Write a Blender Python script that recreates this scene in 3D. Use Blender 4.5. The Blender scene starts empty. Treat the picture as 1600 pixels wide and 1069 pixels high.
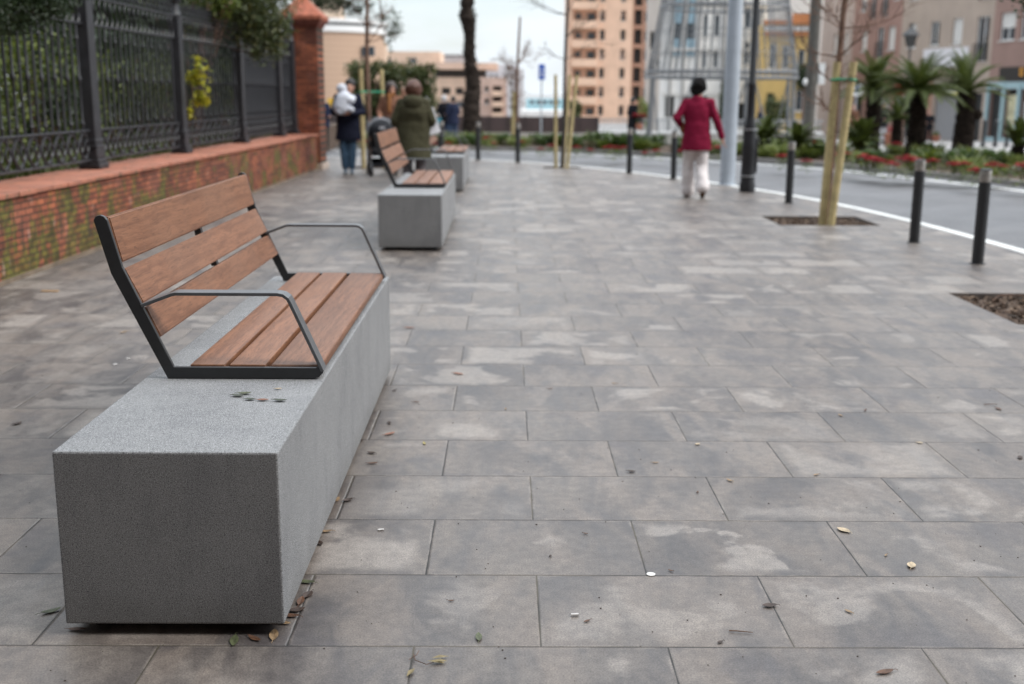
import bpy, bmesh, math, random
from mathutils import Vector, Matrix, Euler, noise
from mathutils.geometry import tessellate_polygon
random.seed(7)
PI = math.pi
R = math.radians
sc = bpy.context.scene
C = sc.collection

# ------------------------------------------------------------------ camera
CAMH = 1.5
CR = Matrix(((0.99996462, -0.00501824, -0.00675098), (-0.00551827, 0.21438477, -0.9767337), (0.00634879, 0.9767364, 0.21434949)))
FPX = 1770.0
cam = bpy.data.cameras.new('camera')
cam.sensor_width = 36.0
cam.lens = FPX / 1600 * 36
cam.clip_start = 0.05
cam.clip_end = 6000
camo = bpy.data.objects.new('camera', cam)
camo.matrix_world = Matrix.Translation((0, 0, CAMH)) @ CR.to_4x4()
C.objects.link(camo)
sc.camera = camo
cam.dof.use_dof = True
cam.dof.focus_distance = 3.55
cam.dof.aperture_fstop = 2.25
cam.dof.aperture_blades = 9

def ray(px, py):
    return CR @ Vector((px - 800, 534.5 - py, -FPX))
def at(px, py, z=0.0):          # point of the photograph at height z
    r = ray(px, py); t = (z - CAMH) / r.z
    return Vector((0, 0, CAMH)) + r * t
def atY(px, py, Y):             # point of the photograph at distance Y
    r = ray(px, py); t = Y / r.y
    return Vector((0, 0, CAMH)) + r * t

# ------------------------------------------------------------------ light
SUN_EL, SUN_AZ = R(48), R(104)      # azimuth from +Y towards +X
w = bpy.data.worlds.new('World'); sc.world = w; w.use_nodes = True
nt = w.node_tree; nt.nodes.clear()
def wn(t, **k):
    n = nt.nodes.new(t)
    for a, b in k.items(): setattr(n, a, b)
    return n
sky = wn('ShaderNodeTexSky', sky_type='NISHITA', sun_disc=False, sun_elevation=SUN_EL, sun_rotation=SUN_AZ, air_density=1.0, dust_density=2.0)
bg1 = wn('ShaderNodeBackground'); bg1.inputs[1].default_value = 0.15
nt.links.new(sky.outputs[0], bg1.inputs[0])
tc = wn('ShaderNodeTexCoord')
mp = wn('ShaderNodeMapping'); mp.inputs['Scale'].default_value = (1.0, 1.0, 3.2)
nt.links.new(tc.outputs['Generated'], mp.inputs[0])
nz = wn('ShaderNodeTexNoise'); nz.inputs['Scale'].default_value = 3.2; nz.inputs['Detail'].default_value = 5; nz.inputs['Roughness'].default_value = 0.55
nt.links.new(mp.outputs[0], nz.inputs[0])
cr = wn('ShaderNodeMapRange', interpolation_type='SMOOTHSTEP'); cr.inputs[1].default_value = 0.36; cr.inputs[2].default_value = 0.56; cr.inputs[3].default_value = 0.5; cr.inputs[4].default_value = 1.0
nt.links.new(nz.outputs[0], cr.inputs[0])
dt = wn('ShaderNodeVectorMath', operation='DOT_PRODUCT'); dt.inputs[1].default_value = (0.42, 0.83, 0.36)
nt.links.new(tc.outputs['Generated'], dt.inputs[0])
mr = wn('ShaderNodeMapRange', interpolation_type='SMOOTHSTEP'); mr.inputs[1].default_value = -0.5; mr.inputs[2].default_value = 0.75; mr.inputs[3].default_value = 0.62; mr.inputs[4].default_value = 1.0
nt.links.new(dt.outputs['Value'], mr.inputs[0])
sx = wn('ShaderNodeSeparateXYZ'); nt.links.new(tc.outputs['Generated'], sx.inputs[0])
zr = wn('ShaderNodeMapRange', interpolation_type='SMOOTHSTEP'); zr.inputs[1].default_value = 0.02; zr.inputs[2].default_value = 0.95; zr.inputs[3].default_value = 0.70; zr.inputs[4].default_value = 2.1
nt.links.new(sx.outputs[2], zr.inputs[0])
ml = wn('ShaderNodeMath', operation='MULTIPLY'); nt.links.new(mr.outputs[0], ml.inputs[0]); nt.links.new(zr.outputs[0], ml.inputs[1])
bg2 = wn('ShaderNodeBackground'); bg2.inputs[0].default_value = (0.88, 0.945, 1.0, 1)
nt.links.new(ml.outputs[0], bg2.inputs[1])
mx = wn('ShaderNodeMixShader'); out = wn('ShaderNodeOutputWorld')
nt.links.new(cr.outputs[0], mx.inputs[0]); nt.links.new(bg1.outputs[0], mx.inputs[1]); nt.links.new(bg2.outputs[0], mx.inputs[2])
nt.links.new(mx.outputs[0], out.inputs[0])
sl = bpy.data.lights.new('sun', 'SUN'); sl.energy = 1.5; sl.angle = R(24); sl.color = (1.0, 0.96, 0.9)
so = bpy.data.objects.new('sun', sl); C.objects.link(so)
sd = Vector((math.sin(SUN_AZ) * math.cos(SUN_EL), math.cos(SUN_AZ) * math.cos(SUN_EL), math.sin(SUN_EL)))
so.rotation_euler = (-sd).to_track_quat('-Z', 'Y').to_euler()
sc.view_settings.view_transform = 'Standard'; sc.view_settings.look = 'None'
sc.view_settings.exposure = 0.65; sc.view_settings.gamma = 1.0
sc.render.engine = 'CYCLES'

# ------------------------------------------------------------------ material helpers
class NT:
    def __init__(s, name):
        s.m = bpy.data.materials.new(name); s.m.use_nodes = True
        s.t = s.m.node_tree; s.b = s.t.nodes['Principled BSDF']; s.o = s.t.nodes['Material Output']
    def n(s, t, **k):
        x = s.t.nodes.new(t)
        for a, b in k.items(): setattr(x, a, b)
        return x
    def l(s, a, b): s.t.links.new(a, b)
    def setin(s, sock, v):
        if hasattr(v, 'is_output') or isinstance(v, bpy.types.NodeSocket): s.l(v, sock)
        else: sock.default_value = v
    def math(s, op, a, b=0.0, c=0.0):
        x = s.n('ShaderNodeMath', operation=op)
        s.setin(x.inputs[0], a); s.setin(x.inputs[1], b)
        if op in ('MULTIPLY_ADD', 'SMOOTH_MIN', 'COMPARE'): s.setin(x.inputs[2], c)
        return x.outputs[0]
    def mix(s, f, a, b, mode='MIX'):
        x = s.n('ShaderNodeMix', data_type='RGBA', blend_type=mode)
        s.setin(x.inputs[0], f)
        s.setin(x.inputs[6], a if not isinstance(a, tuple) else a + ((1,) if len(a) == 3 else ()))
        s.setin(x.inputs[7], b if not isinstance(b, tuple) else b + ((1,) if len(b) == 3 else ()))
        return x.outputs[2]
    def mr(s, v, a, b, c=0.0, d=1.0, smooth=True):
        x = s.n('ShaderNodeMapRange', interpolation_type='SMOOTHSTEP' if smooth else 'LINEAR')
        s.setin(x.inputs[0], v)
        for i, q in enumerate((a, b, c, d)): s.setin(x.inputs[i + 1], q)
        return x.outputs[0]
    def noise(s, vec, scale, detail=2.0, rough=0.5, dist=0.0):
        x = s.n('ShaderNodeTexNoise'); s.l(vec, x.inputs['Vector'])
        x.inputs['Scale'].default_value = scale; x.inputs['Detail'].default_value = detail
        x.inputs['Roughness'].default_value = rough; x.inputs['Distortion'].default_value = dist
        return x.outputs[0]
    def vscale(s, vec, sx, sy, sz):
        x = s.n('ShaderNodeVectorMath', operation='MULTIPLY'); s.l(vec, x.inputs[0]); x.inputs[1].default_value = (sx, sy, sz)
        return x.outputs[0]
    def vadd(s, a, b):
        x = s.n('ShaderNodeVectorMath', operation='ADD'); s.l(a, x.inputs[0]); s.setin(x.inputs[1], b)
        return x.outputs[0]
    def xyz(s, vec):
        x = s.n('ShaderNodeSeparateXYZ'); s.l(vec, x.inputs[0]); return x.outputs
    def comb(s, a, b, c):
        x = s.n('ShaderNodeCombineXYZ')
        for i, q in enumerate((a, b, c)): s.setin(x.inputs[i], q)
        return x.outputs[0]
    def pos(s): return s.n('ShaderNodeNewGeometry').outputs['Position']
    def obj(s): return s.n('ShaderNodeTexCoord').outputs['Object']
    def bump(s, h, strength=0.3, dist=0.01):
        x = s.n('ShaderNodeBump'); x.inputs['Strength'].default_value = strength; x.inputs['Distance'].default_value = dist
        s.l(h, x.inputs['Height']); s.l(x.outputs[0], s.b.inputs['Normal'])
    def fin(s, col=None, rough=None, metal=None, spec=None):
        if col is not None: s.setin(s.b.inputs['Base Color'], col if not isinstance(col, tuple) else col + (1,))
        if rough is not None: s.setin(s.b.inputs['Roughness'], rough)
        if metal is not None: s.b.inputs['Metallic'].default_value = metal
        if spec is not None: s.b.inputs['Specular IOR Level'].default_value = spec
        return s.m

MC = {}
def plain(name, col, rough=0.6, var=0.15, scale=6.0, metal=0.0, bump=0.0, bscale=60, spec=None):
    """paint, cloth, stone: a base colour with soft mottling"""
    if name in MC: return MC[name]
    k = NT(name); v = k.obj()
    f = k.noise(v, scale, 4, 0.6)
    c = k.mix(k.mr(f, 0.3, 0.7), tuple(x * (1 - var) for x in col), tuple(min(1, x * (1 + var)) for x in col))
    if bump: k.bump(k.noise(v, bscale, 3, 0.6), bump, 0.01)
    MC[name] = k.fin(c, rough, metal, spec)
    return MC[name]
def leafmat(name, cols, rough=0.5, trans=0.35):
    if name in MC: return MC[name]
    k = NT(name); g = k.n('ShaderNodeNewGeometry')
    r = k.n('ShaderNodeValToRGB'); k.l(g.outputs['Random Per Island'], r.inputs[0])
    e = r.color_ramp.elements
    e[0].color = cols[0] + (1,); e[1].color = cols[-1] + (1,)
    for i, c in enumerate(cols[1:-1]):
        q = e.new((i + 1) / (len(cols) - 1)); q.color = c + (1,)
    k.l(r.outputs[0], k.b.inputs['Base Color']); k.b.inputs['Roughness'].default_value = rough
    tr = k.n('ShaderNodeBsdfTranslucent'); k.l(r.outputs[0], tr.inputs[0])
    ms = k.n('ShaderNodeMixShader'); ms.inputs[0].default_value = trans
    k.l(k.b.outputs[0], ms.inputs[1]); k.l(tr.outputs[0], ms.inputs[2]); k.l(ms.outputs[0], k.o.inputs[0])
    MC[name] = k.m
    return k.m

# ---- paving slabs: running bond, .705 x .478 m, stains kept inside each slab
def paving_mat():
    k = NT('grey_paving_slabs'); p = k.pos(); x, y, z = k.xyz(p)
    TW, TH = 0.705, 0.4778
    v = k.math('DIVIDE', k.math('SUBTRACT', y, 2.889), TH)
    row = k.math('FLOOR', v); par = k.math('FLOORED_MODULO', row, 2.0)
    u = k.math('SUBTRACT', k.math('DIVIDE', k.math('SUBTRACT', x, 0.106), TW), k.math('MULTIPLY', par, 0.5))
    col = k.math('FLOOR', u)
    fu = k.math('FRACT', u); fv = k.math('FRACT', v)
    wob = k.math('MULTIPLY', k.math('SUBTRACT', k.noise(p, 14, 3), 0.5), 0.004)
    eu = k.math('MULTIPLY', k.math('MINIMUM', fu, k.math('SUBTRACT', 1.0, fu)), TW)
    ev = k.math('MULTIPLY', k.math('MINIMUM', fv, k.math('SUBTRACT', 1.0, fv)), TH)
    e = k.math('ADD', k.math('MINIMUM', eu, ev), wob)
    wn_ = k.n('ShaderNodeTexWhiteNoise', noise_dimensions='3D'); k.l(k.comb(col, row, 3.7), wn_.inputs[0])
    rnd = wn_.outputs['Value']; rc = wn_.outputs['Color']; r3 = k.xyz(rc)
    off = k.vscale(rc, 40, 40, 40)
    vec = k.vadd(p, off)
    A = k.noise(k.vscale(vec, 1.1, 1.0, 1), 2.2, 5, 0.52, 0.4)
    B = k.noise(k.vscale(vec, 1.5, 0.42, 1), 4.5, 6, 0.65, 0.5)
    D = k.noise(k.vscale(k.vadd(vec, (7.3, 2.1, 0.0)), 1.5, 0.55, 1), 2.6, 5, 0.6, 0.5)
    G = k.noise(p, 190, 3, 0.75); G2 = k.noise(p, 24, 5, 0.7)
    W = k.noise(p, 0.9, 5, 0.6, 0.4)
    base = k.mix(k.mr(B, 0.3, 0.68), (0.066, 0.061, 0.062), (0.132, 0.120, 0.112))
    base = k.mix(1.0, base, k.mix(k.mr(W, 0.36, 0.62), (0.79, 0.78, 0.79), (1.14, 1.13, 1.10)), 'MULTIPLY')
    warm = k.mix(k.mr(D, 0.44, 0.62, 0, 0.7), base, (0.160, 0.138, 0.122))
    cool = k.mix(k.math('MULTIPLY', k.mr(A, 0.43, 0.31), 0.6), warm, (0.068, 0.063, 0.068))
    # pale dry bloom in the middle of some slabs
    inner = k.mr(e, 0.015, 0.075)
    thr = k.math('MULTIPLY_ADD', r3[1], 0.22, 0.43)
    soft = k.math('MULTIPLY_ADD', r3[0], 0.10, 0.035)
    pale = k.math('MULTIPLY', k.mr(A, thr, k.math('ADD', thr, soft)), inner)
    c2 = k.mix(k.math('MULTIPLY', pale, k.math('MULTIPLY_ADD', r3[2], 0.45, 0.30)), cool, (0.25, 0.23, 0.212))
    # whole slabs paler or darker
    c3 = k.mix(1.0, c2, k.mix(rnd, (0.90, 0.90, 0.90), (1.10, 1.10, 1.09)), 'MULTIPLY')
    # some slabs scuffed at the rim
    rim = k.math('MULTIPLY', k.mr(e, 0.014, 0.004), k.mr(k.noise(vec, 7, 3), 0.5, 0.62))
    c4 = k.mix(k.math('MULTIPLY', rim, 0.5), c3, (0.22, 0.20, 0.185))
    c5 = k.mix(1.0, c4, k.mix(k.mr(G, 0.32, 0.68), (0.64, 0.64, 0.64), (1.36, 1.36, 1.36)), 'MULTIPLY')
    c6 = k.mix(1.0, c5, k.mix(k.mr(G2, 0.3, 0.7), (0.82, 0.81, 0.82), (1.17, 1.17, 1.16)), 'MULTIPLY')
    spots = k.n('ShaderNodeTexVoronoi', feature='F1'); k.l(p, spots.inputs['Vector']); spots.inputs['Scale'].default_value = 9
    sp = k.math('MULTIPLY', k.mr(spots.outputs['Distance'], 0.06, 0.035), k.mr(k.xyz(spots.outputs['Color'])[0], 0.88, 0.92))
    c7 = k.mix(k.math('MULTIPLY', sp, 0.65), c6, (0.05, 0.042, 0.035))
    c7 = k.mix(1.0, c7, (1.06, 1.015, 0.98), 'MULTIPLY')
    j = k.mr(e, 0.0035, 0.0012)
    c8 = k.mix(j, c7, k.mix(k.mr(k.noise(p, 2.3, 3), 0.45, 0.6), (0.022, 0.020, 0.018), (0.07, 0.058, 0.04)))
    k.bump(k.math('ADD', k.math('MULTIPLY', k.mr(e, 0.0, 0.008), 1.0), k.math('MULTIPLY', G, 0.16)), 0.55, 0.004)
    rr = k.math('SUBTRACT', k.mr(B, 0.3, 0.7, 0.37, 0.52), k.math('MULTIPLY', j, -0.2))
    return k.fin(c8, rr, spec=0.5)

def small_paver_mat(name, c1, c2, tw, th, joint=0.4):
    k = NT(name); p = k.pos()
    b = k.n('ShaderNodeTexBrick'); k.l(p, b.inputs['Vector'])
    b.inputs['Scale'].default_value = 1.0; b.inputs['Brick Width'].default_value = tw; b.inputs['Row Height'].default_value = th
    b.inputs['Mortar Size'].default_value = 0.006; b.inputs['Color1'].default_value = c1 + (1,); b.inputs['Color2'].default_value = c2 + (1,)
    b.inputs['Mortar'].default_value = tuple(q * joint for q in c1) + (1,)
    n = k.noise(p, 0.7, 5, 0.6)
    c = k.mix(1.0, b.outputs['Color'], k.mix(k.mr(n, 0.3, 0.7), (0.8, 0.8, 0.8), (1.15, 1.15, 1.15)), 'MULTIPLY')
    k.bump(k.noise(p, 90, 3), 0.3, 0.005)
    return k.fin(c, 0.6)

def concrete_mat():
    k = NT('speckled_concrete'); v = k.obj(); oi = k.n('ShaderNodeObjectInfo')
    f = k.noise(v, 460, 2, 0.6); g = k.noise(v, 280, 2, 0.6); h = k.noise(v, 2.2, 5, 0.6)
    base = k.mix(k.mr(h, 0.3, 0.7), (0.175, 0.176, 0.179), (0.212, 0.212, 0.214))
    c = k.mix(k.mr(f, 0.52, 0.64), base, (0.46, 0.46, 0.46))
    c = k.mix(k.mr(g, 0.44, 0.35), c, (0.052, 0.052, 0.056))
    vo = k.n('ShaderNodeTexVoronoi', feature='F1'); k.l(v, vo.inputs['Vector']); vo.inputs['Scale'].default_value = 42
    pore = k.math('MULTIPLY', k.mr(vo.outputs['Distance'], 0.085, 0.05), k.mr(k.xyz(vo.outputs['Color'])[1], 0.80, 0.84))
    c = k.mix(pore, c, (0.03, 0.03, 0.03))
    # browner and darker towards the foot, and broad damp patches
    z = k.xyz(v)[2]
    gr = k.math('MULTIPLY', k.mr(k.math('ADD', z, k.math('MULTIPLY', k.noise(v, 5, 4), 0.2)), 0.26, 0.1), 0.25)
    c = k.mix(gr, c, (0.085, 0.08, 0.07))
    dp = k.mr(k.noise(k.vscale(v, 1, 1, .45), 6, 6, 0.7), 0.46, 0.60)
    c = k.mix(1.0, c, k.mix(dp, (1, 1, 1), (0.90, 0.90, 0.91)), 'MULTIPLY')
    k.bump(k.math('SUBTRACT', k.math('MULTIPLY', g, 0.5), pore), 0.5, 0.003)
    return k.fin(c, 0.72, spec=0.35)

def wood_mat():
    k = NT('oiled_hardwood'); v = k.obj(); oi = k.n('ShaderNodeObjectInfo'); rnd = oi.outputs['Random']
    o = k.comb(k.math('MULTIPLY', rnd, 13.0), k.math('MULTIPLY', rnd, 7.0), k.math('MULTIPLY', rnd, 5.0))
    vv = k.vadd(v, o)
    warp = k.noise(k.vscale(vv, 3, 2.2, 3), 1.6, 3, 0.5)
    st = k.comb(k.math('ADD', k.xyz(vv)[0], k.math('MULTIPLY', warp, 0.045)), k.math('MULTIPLY', k.xyz(vv)[1], 0.035), k.math('ADD', k.xyz(vv)[2], k.math('MULTIPLY', warp, 0.06)))
    g1 = k.noise(st, 55, 5, 0.65, 0.3); g2 = k.noise(st, 260, 3, 0.6); g3 = k.noise(vv, 2.0, 3, 0.5)
    c = k.mix(k.mr(g1, 0.3, 0.7), (0.135, 0.058, 0.030), (0.24, 0.112, 0.060))
    c = k.mix(k.mr(g3, 0.35, 0.7, 0, 0.5), c, (0.205, 0.110, 0.068))
    c = k.mix(k.mr(g2, 0.46, 0.34, 0, 0.55), c, (0.055, 0.026, 0.015))
    c = k.mix(1.0, c, k.mix(rnd, (0.86, 0.86, 0.88), (1.12, 1.08, 1.04)), 'MULTIPLY')
    k.bump(g2, 0.25, 0.002)
    return k.fin(c, 0.5, spec=0.3)

def brick_wall_mat(name='mossy_red_brick', bw=0.15, bh=0.055, moss=True):
    k = NT(name); v = k.obj(); x, y, z = k.xyz(v)
    p2 = k.comb(x, z, 0.0)
    def bricks(vec):
        b = k.n('ShaderNodeTexBrick'); k.l(vec, b.inputs['Vector']); b.inputs['Scale'].default_value = 1.0
        b.inputs['Brick Width'].default_value = bw; b.inputs['Row Height'].default_value = bh
        b.inputs['Mortar Size'].default_value = 0.0065; b.inputs['Mortar Smooth'].default_value = 0.3; b.inputs['Bias'].default_value = 0.0
        b.inputs['Color1'].default_value = (0.30, 0.100, 0.052, 1); b.inputs['Color2'].default_value = (0.13, 0.042, 0.028, 1)
        b.inputs['Mortar'].default_value = (0.055, 0.038, 0.028, 1)
        return b
    b = bricks(p2)
    c = b.outputs['Color']
    big = k.noise(p2, 1.6, 4, 0.6)
    c = k.mix(k.mr(big, 0.5, 0.64, 0, 0.5), c, (0.27, 0.11, 0.08))
    blk = k.n('ShaderNodeTexVoronoi', feature='F1', distance='CHEBYCHEV'); k.l(k.vscale(p2, 1.5, 2.2, 1), blk.inputs['Vector']); blk.inputs['Scale'].default_value = 2.0
    br = k.xyz(blk.outputs['Color'])
    c = k.mix(1.0, c, k.mix(br[2], (0.72, 0.70, 0.70), (1.35, 1.25, 1.15)), 'MULTIPLY')
    if moss:
        n1 = k.noise(k.vscale(p2, 3.4, 1.0, 1), 1.5, 5, 0.62, 0.3)
        low = k.mr(z, 0.65, 0.0, 0.0, 0.10)
        near = k.mr(x, 4.5, 12.0, 0.09, 0.0, False)
        m = k.math('ADD', k.math('ADD', n1, low), near)
        m = k.math('ADD', m, k.math('MULTIPLY', k.math('SUBTRACT', br[0], 0.5), 0.24))
        mm = k.mr(m, 0.552, 0.66)
        patch = k.noise(p2, 30, 4, 0.7)
        mm = k.math('MULTIPLY', mm, k.mr(patch, 0.36, 0.5, 0.35, 1.0))
        mc = k.mix(k.mr(k.noise(p2, 9, 3), 0.35, 0.65), (0.04, 0.05, 0.010), (0.14, 0.145, 0.026))
        c = k.mix(k.math('MULTIPLY', mm, 0.85), c, mc)
        n3 = k.noise(k.vscale(p2, 3.0, 0.8, 1), 2.1, 4, 0.6)
        c = k.mix(k.mr(n3, 0.58, 0.68, 0, 0.6), c, (0.045, 0.035, 0.028))
        c = k.mix(k.mr(k.noise(k.vscale(p2, 2.5, 1.0, 1), 3.7, 4, 0.6), 0.62, 0.7, 0, 0.5), c, (0.5, 0.36, 0.3))
    c = k.mix(k.math('MULTIPLY', b.outputs['Fac'], 0.75), c, (0.035, 0.028, 0.02))
    k.bump(k.math('SUBTRACT', k.math('MULTIPLY', k.noise(p2, 60, 3), 0.4), b.outputs['Fac']), 0.9, 0.008)
    return k.fin(c, 0.8, spec=0.3)

# ------------------------------------------------------------------ mesh helpers
class MB:
    def __init__(s): s.v = []; s.f = []
    def add(s, vs, fs):
        o = len(s.v); s.v += [tuple(q) for q in vs]; s.f += [tuple(i + o for i in q) for q in fs]
    def box(s, x0, x1, y0, y1, z0, z1, M=None):
        vs = [Vector(q) for q in ((x0, y0, z0), (x1, y0, z0), (x1, y1, z0), (x0, y1, z0), (x0, y0, z1), (x1, y0, z1), (x1, y1, z1), (x0, y1, z1))]
        if M: vs = [M @ q for q in vs]
        s.add(vs, ((0, 3, 2, 1), (4, 5, 6, 7), (0, 1, 5, 4), (1, 2, 6, 5), (2, 3, 7, 6), (3, 0, 4, 7)))
        return s
    def prism(s, poly, y0, y1):          # poly in (x,z), counter-clockwise seen from -Y
        n = len(poly)
        s.add([(x, y0, z) for x, z in poly] + [(x, y1, z) for x, z in poly],
              [tuple(range(n)), tuple(range(2 * n - 1, n - 1, -1))] + [(i, i + n, (i + 1) % n + n, (i + 1) % n) for i in range(n)])
        return s
    def tube(s, pts, rad, n=8, cap=True):
        pts = [Vector(p) for p in pts]; N = len(pts)
        if not hasattr(rad, '__len__'): rad = [rad] * N
        up = None; rings = []
        for i, p in enumerate(pts):
            d = (pts[min(i + 1, N - 1)] - pts[max(i - 1, 0)])
            d = d.normalized() if d.length > 1e-9 else Vector((0, 0, 1))
            if up is None: up = d.orthogonal().normalized()
            else:
                up = up - d * up.dot(d)
                up = up.normalized() if up.length > 1e-6 else d.orthogonal().normalized()
            sdv = d.cross(up)
            rings.append([p + (up * math.cos(2 * PI * j / n) + sdv * math.sin(2 * PI * j / n)) * rad[i] for j in range(n)])
        vs = [q for r in rings for q in r]
        fs = [(i * n + j, i * n + (j + 1) % n, (i + 1) * n + (j + 1) % n, (i + 1) * n + j) for i in range(N - 1) for j in range(n)]
        if cap: fs += [tuple(range(n - 1, -1, -1)), tuple(range((N - 1) * n, N * n))]
        s.add(vs, fs); return s
    def lathe(s, prof, cx=0, cy=0, n=16):
        vs = [(cx + r * math.cos(2 * PI * j / n), cy + r * math.sin(2 * PI * j / n), z) for r, z in prof for j in range(n)]
        N = len(prof)
        fs = [(i * n + j, i * n + (j + 1) % n, (i + 1) * n + (j + 1) % n, (i + 1) * n + j) for i in range(N - 1) for j in range(n)]
        fs += [tuple(range(n - 1, -1, -1)), tuple(range((N - 1) * n, N * n))]
        s.add(vs, fs); return s
    def rings(s, rs, n=20):              # rs: (cx, cy, z, rx, ry); closed loft
        vs = [(cx + rx * math.cos(2 * PI * j / n), cy + ry * math.sin(2 * PI * j / n), z) for cx, cy, z, rx, ry in rs for j in range(n)]
        N = len(rs)
        fs = [(i * n + j, i * n + (j + 1) % n, (i + 1) * n + (j + 1) % n, (i + 1) * n + j) for i in range(N - 1) for j in range(n)]
        fs += [tuple(range(n - 1, -1, -1)), tuple(range((N - 1) * n, N * n))]
        s.add(vs, fs); return s
    def ell(s, c, r, n=14, m=9, M=None):
        c = Vector(c); vs = []; fs = []
        for i in range(1, m):
            a = PI * i / m
            for j in range(n):
                b = 2 * PI * j / n
                q = Vector((r[0] * math.sin(a) * math.cos(b), r[1] * math.sin(a) * math.sin(b), r[2] * math.cos(a)))
                if M: q = M @ q
                vs.append(c + q)
        t = Vector((0, 0, r[2])); t = M @ t if M else t
        vs.append(c + t); vs.append(c - t); T = len(vs) - 2; B = T + 1
        for i in range(m - 2):
            for j in range(n): fs.append((i * n + j, (i + 1) * n + j, (i + 1) * n + (j + 1) % n, i * n + (j + 1) % n))
        for j in range(n):
            fs.append((T, j, (j + 1) % n)); fs.append((B, (m - 2) * n + (j + 1) % n, (m - 2) * n + j))
        s.add(vs, fs); return s
    def caps(s, p0, r0, p1, r1, n=12):   # tapered capsule
        p0, p1 = Vector(p0), Vector(p1)
        s.tube([p0, p1], [r0, r1], n); s.ell(p0, (r0,) * 3, n, 8); s.ell(p1, (r1,) * 3, n, 8)
        return s
    def leaf(s, p, d, up, L, W, bend=0.15):   # pointed leaf of four faces, folded
        p = Vector(p); d = Vector(d).normalized(); sd_ = d.cross(up)
        sd_ = sd_.normalized() if sd_.length > 1e-6 else d.orthogonal().normalized()
        nn = sd_.cross(d)
        a = p + d * L * 0.5 - nn * L * bend * 0.3
        s.add([p, a + sd_ * W / 2 + nn * W * .12, p + d * L - nn * L * bend, a - sd_ * W / 2 + nn * W * .12, a],
              ((0, 1, 4), (0, 4, 3), (1, 2, 4), (4, 2, 3)))
    def quadleaf(s, p, L, W):
        d = rdir(); u = rdir(); sd_ = d.cross(u).normalized()
        p = Vector(p)
        s.add([p, p + d * L * .5 + sd_ * W / 2, p + d * L, p + d * L * .5 - sd_ * W / 2], ((0, 1, 2, 3),))
    def build(s, name, mat, parent=None, smooth=False, bevel=0.0, seg=2, loc=None):
        me = bpy.data.meshes.new(name); me.from_pydata(s.v, [], s.f)
        if bevel:
            bm = bmesh.new(); bm.from_mesh(me)
            es = [e for e in bm.edges if len(e.link_faces) == 2 and e.calc_face_angle(0) > 0.5]
            bmesh.ops.bevel(bm, geom=es, offset=bevel, segments=seg, profile=0.5, affect='EDGES', clamp_overlap=True)
            bm.to_mesh(me); bm.free()
        if smooth:
            me.polygons.foreach_set('use_smooth', [True] * len(me.polygons))
            if smooth != 'all': me.set_sharp_from_angle(angle=R(40))
        me.update(); me.materials.append(mat)
        o = bpy.data.objects.new(name, me); C.objects.link(o)
        if parent: o.parent = parent
        if loc: o.location = loc
        return o
def rdir():
    while True:
        q = Vector((random.uniform(-1, 1), random.uniform(-1, 1), random.uniform(-1, 1)))
        if 0.05 < q.length < 1: return q.normalized()
OLD = []
FUSE = bpy.data.scenes.new('fuse')          # scratch scene, removed at the end
def solid(mb, name, mat, parent, voxel=0.012, sm=4, disp=0.0, dscale=8):
    """fuse overlapping closed shapes into one continuous skin"""
    o = mb.build(name, mat, parent)
    r = o.modifiers.new('r', 'REMESH'); r.mode = 'VOXEL'; r.voxel_size = voxel; r.use_smooth_shade = True
    m = o.modifiers.new('s', 'SMOOTH'); m.factor = 0.5; m.iterations = sm
    FUSE.collection.objects.link(o); FUSE.view_layers[0].update()
    dg = FUSE.view_layers[0].depsgraph
    me = bpy.data.meshes.new_from_object(o.evaluated_get(dg)); old = o.data
    FUSE.collection.objects.unlink(o); o.modifiers.clear(); o.data = me; OLD.append(old); me.name = name
    if disp:
        nrm = [v.normal.copy() for v in me.vertices]; co = []
        for v, q in zip(me.vertices, nrm):
            p = v.co + q * disp * (noise.noise(v.co * dscale) + 0.5 * noise.noise(v.co * dscale * 2.3)); co += (p.x, p.y, p.z)
        me.vertices.foreach_set('co', co); me.update()
    me.polygons.foreach_set('use_smooth', [True] * len(me.polygons))
    return o
def tag(o, label, cat, group=None):
    o['label'] = label; o['category'] = cat
    if group: o['group'] = group
    return o
def thing(name, label, cat, loc=(0, 0, 0), rz=0.0, group=None):
    o = bpy.data.objects.new(name, None); C.objects.link(o); o.empty_display_size = 0.2
    o.location = loc; o.rotation_euler = (0, 0, rz)
    return tag(o, label, cat, group)
def struct(o): o['kind'] = 'structure'; return o
def dup(o, loc=None, rz=None, label=None, scale=None):
    def rec(s, par):
        c = s.copy(); C.objects.link(c)
        if par: c.parent = par
        for ch in s.children: rec(ch, c)
        return c
    c = rec(o, None)
    if loc is not None: c.location = loc
    if rz is not None: c.rotation_euler = (0, 0, rz)
    if scale: c.scale = (scale,) * 3
    if label: c['label'] = label
    return c

# ------------------------------------------------------------------ materials
M_pave = paving_mat(); M_conc = concrete_mat(); M_wood = wood_mat(); M_brick = brick_wall_mat()
M_brick2 = brick_wall_mat('orange_red_brick', 0.22, 0.06, False)
M_road = small_paver_mat('road_setts', (0.105, 0.104, 0.110), (0.135, 0.132, 0.136), 0.2, 0.1, 0.6)
M_plaza = small_paver_mat('plaza_paving', (0.30, 0.29, 0.28), (0.25, 0.24, 0.235), 0.6, 0.4, 0.7)
M_metal = plain('dark_grey_metal', (0.024, 0.025, 0.027), 0.42, 0.1, 20, spec=0.5)
M_arm = plain('sky_lightened_metal', (0.085, 0.088, 0.094), 0.36, 0.1, 20, spec=0.6)  # bench metal again, sky reflection on the armrests painted in as lighter grey
M_iron = plain('painted_iron', (0.023, 0.023, 0.027), 0.5, 0.25, 9, bump=0.2, spec=0.5)
M_black = plain('black_paint', (0.012, 0.012, 0.014), 0.4, 0.2)
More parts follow.
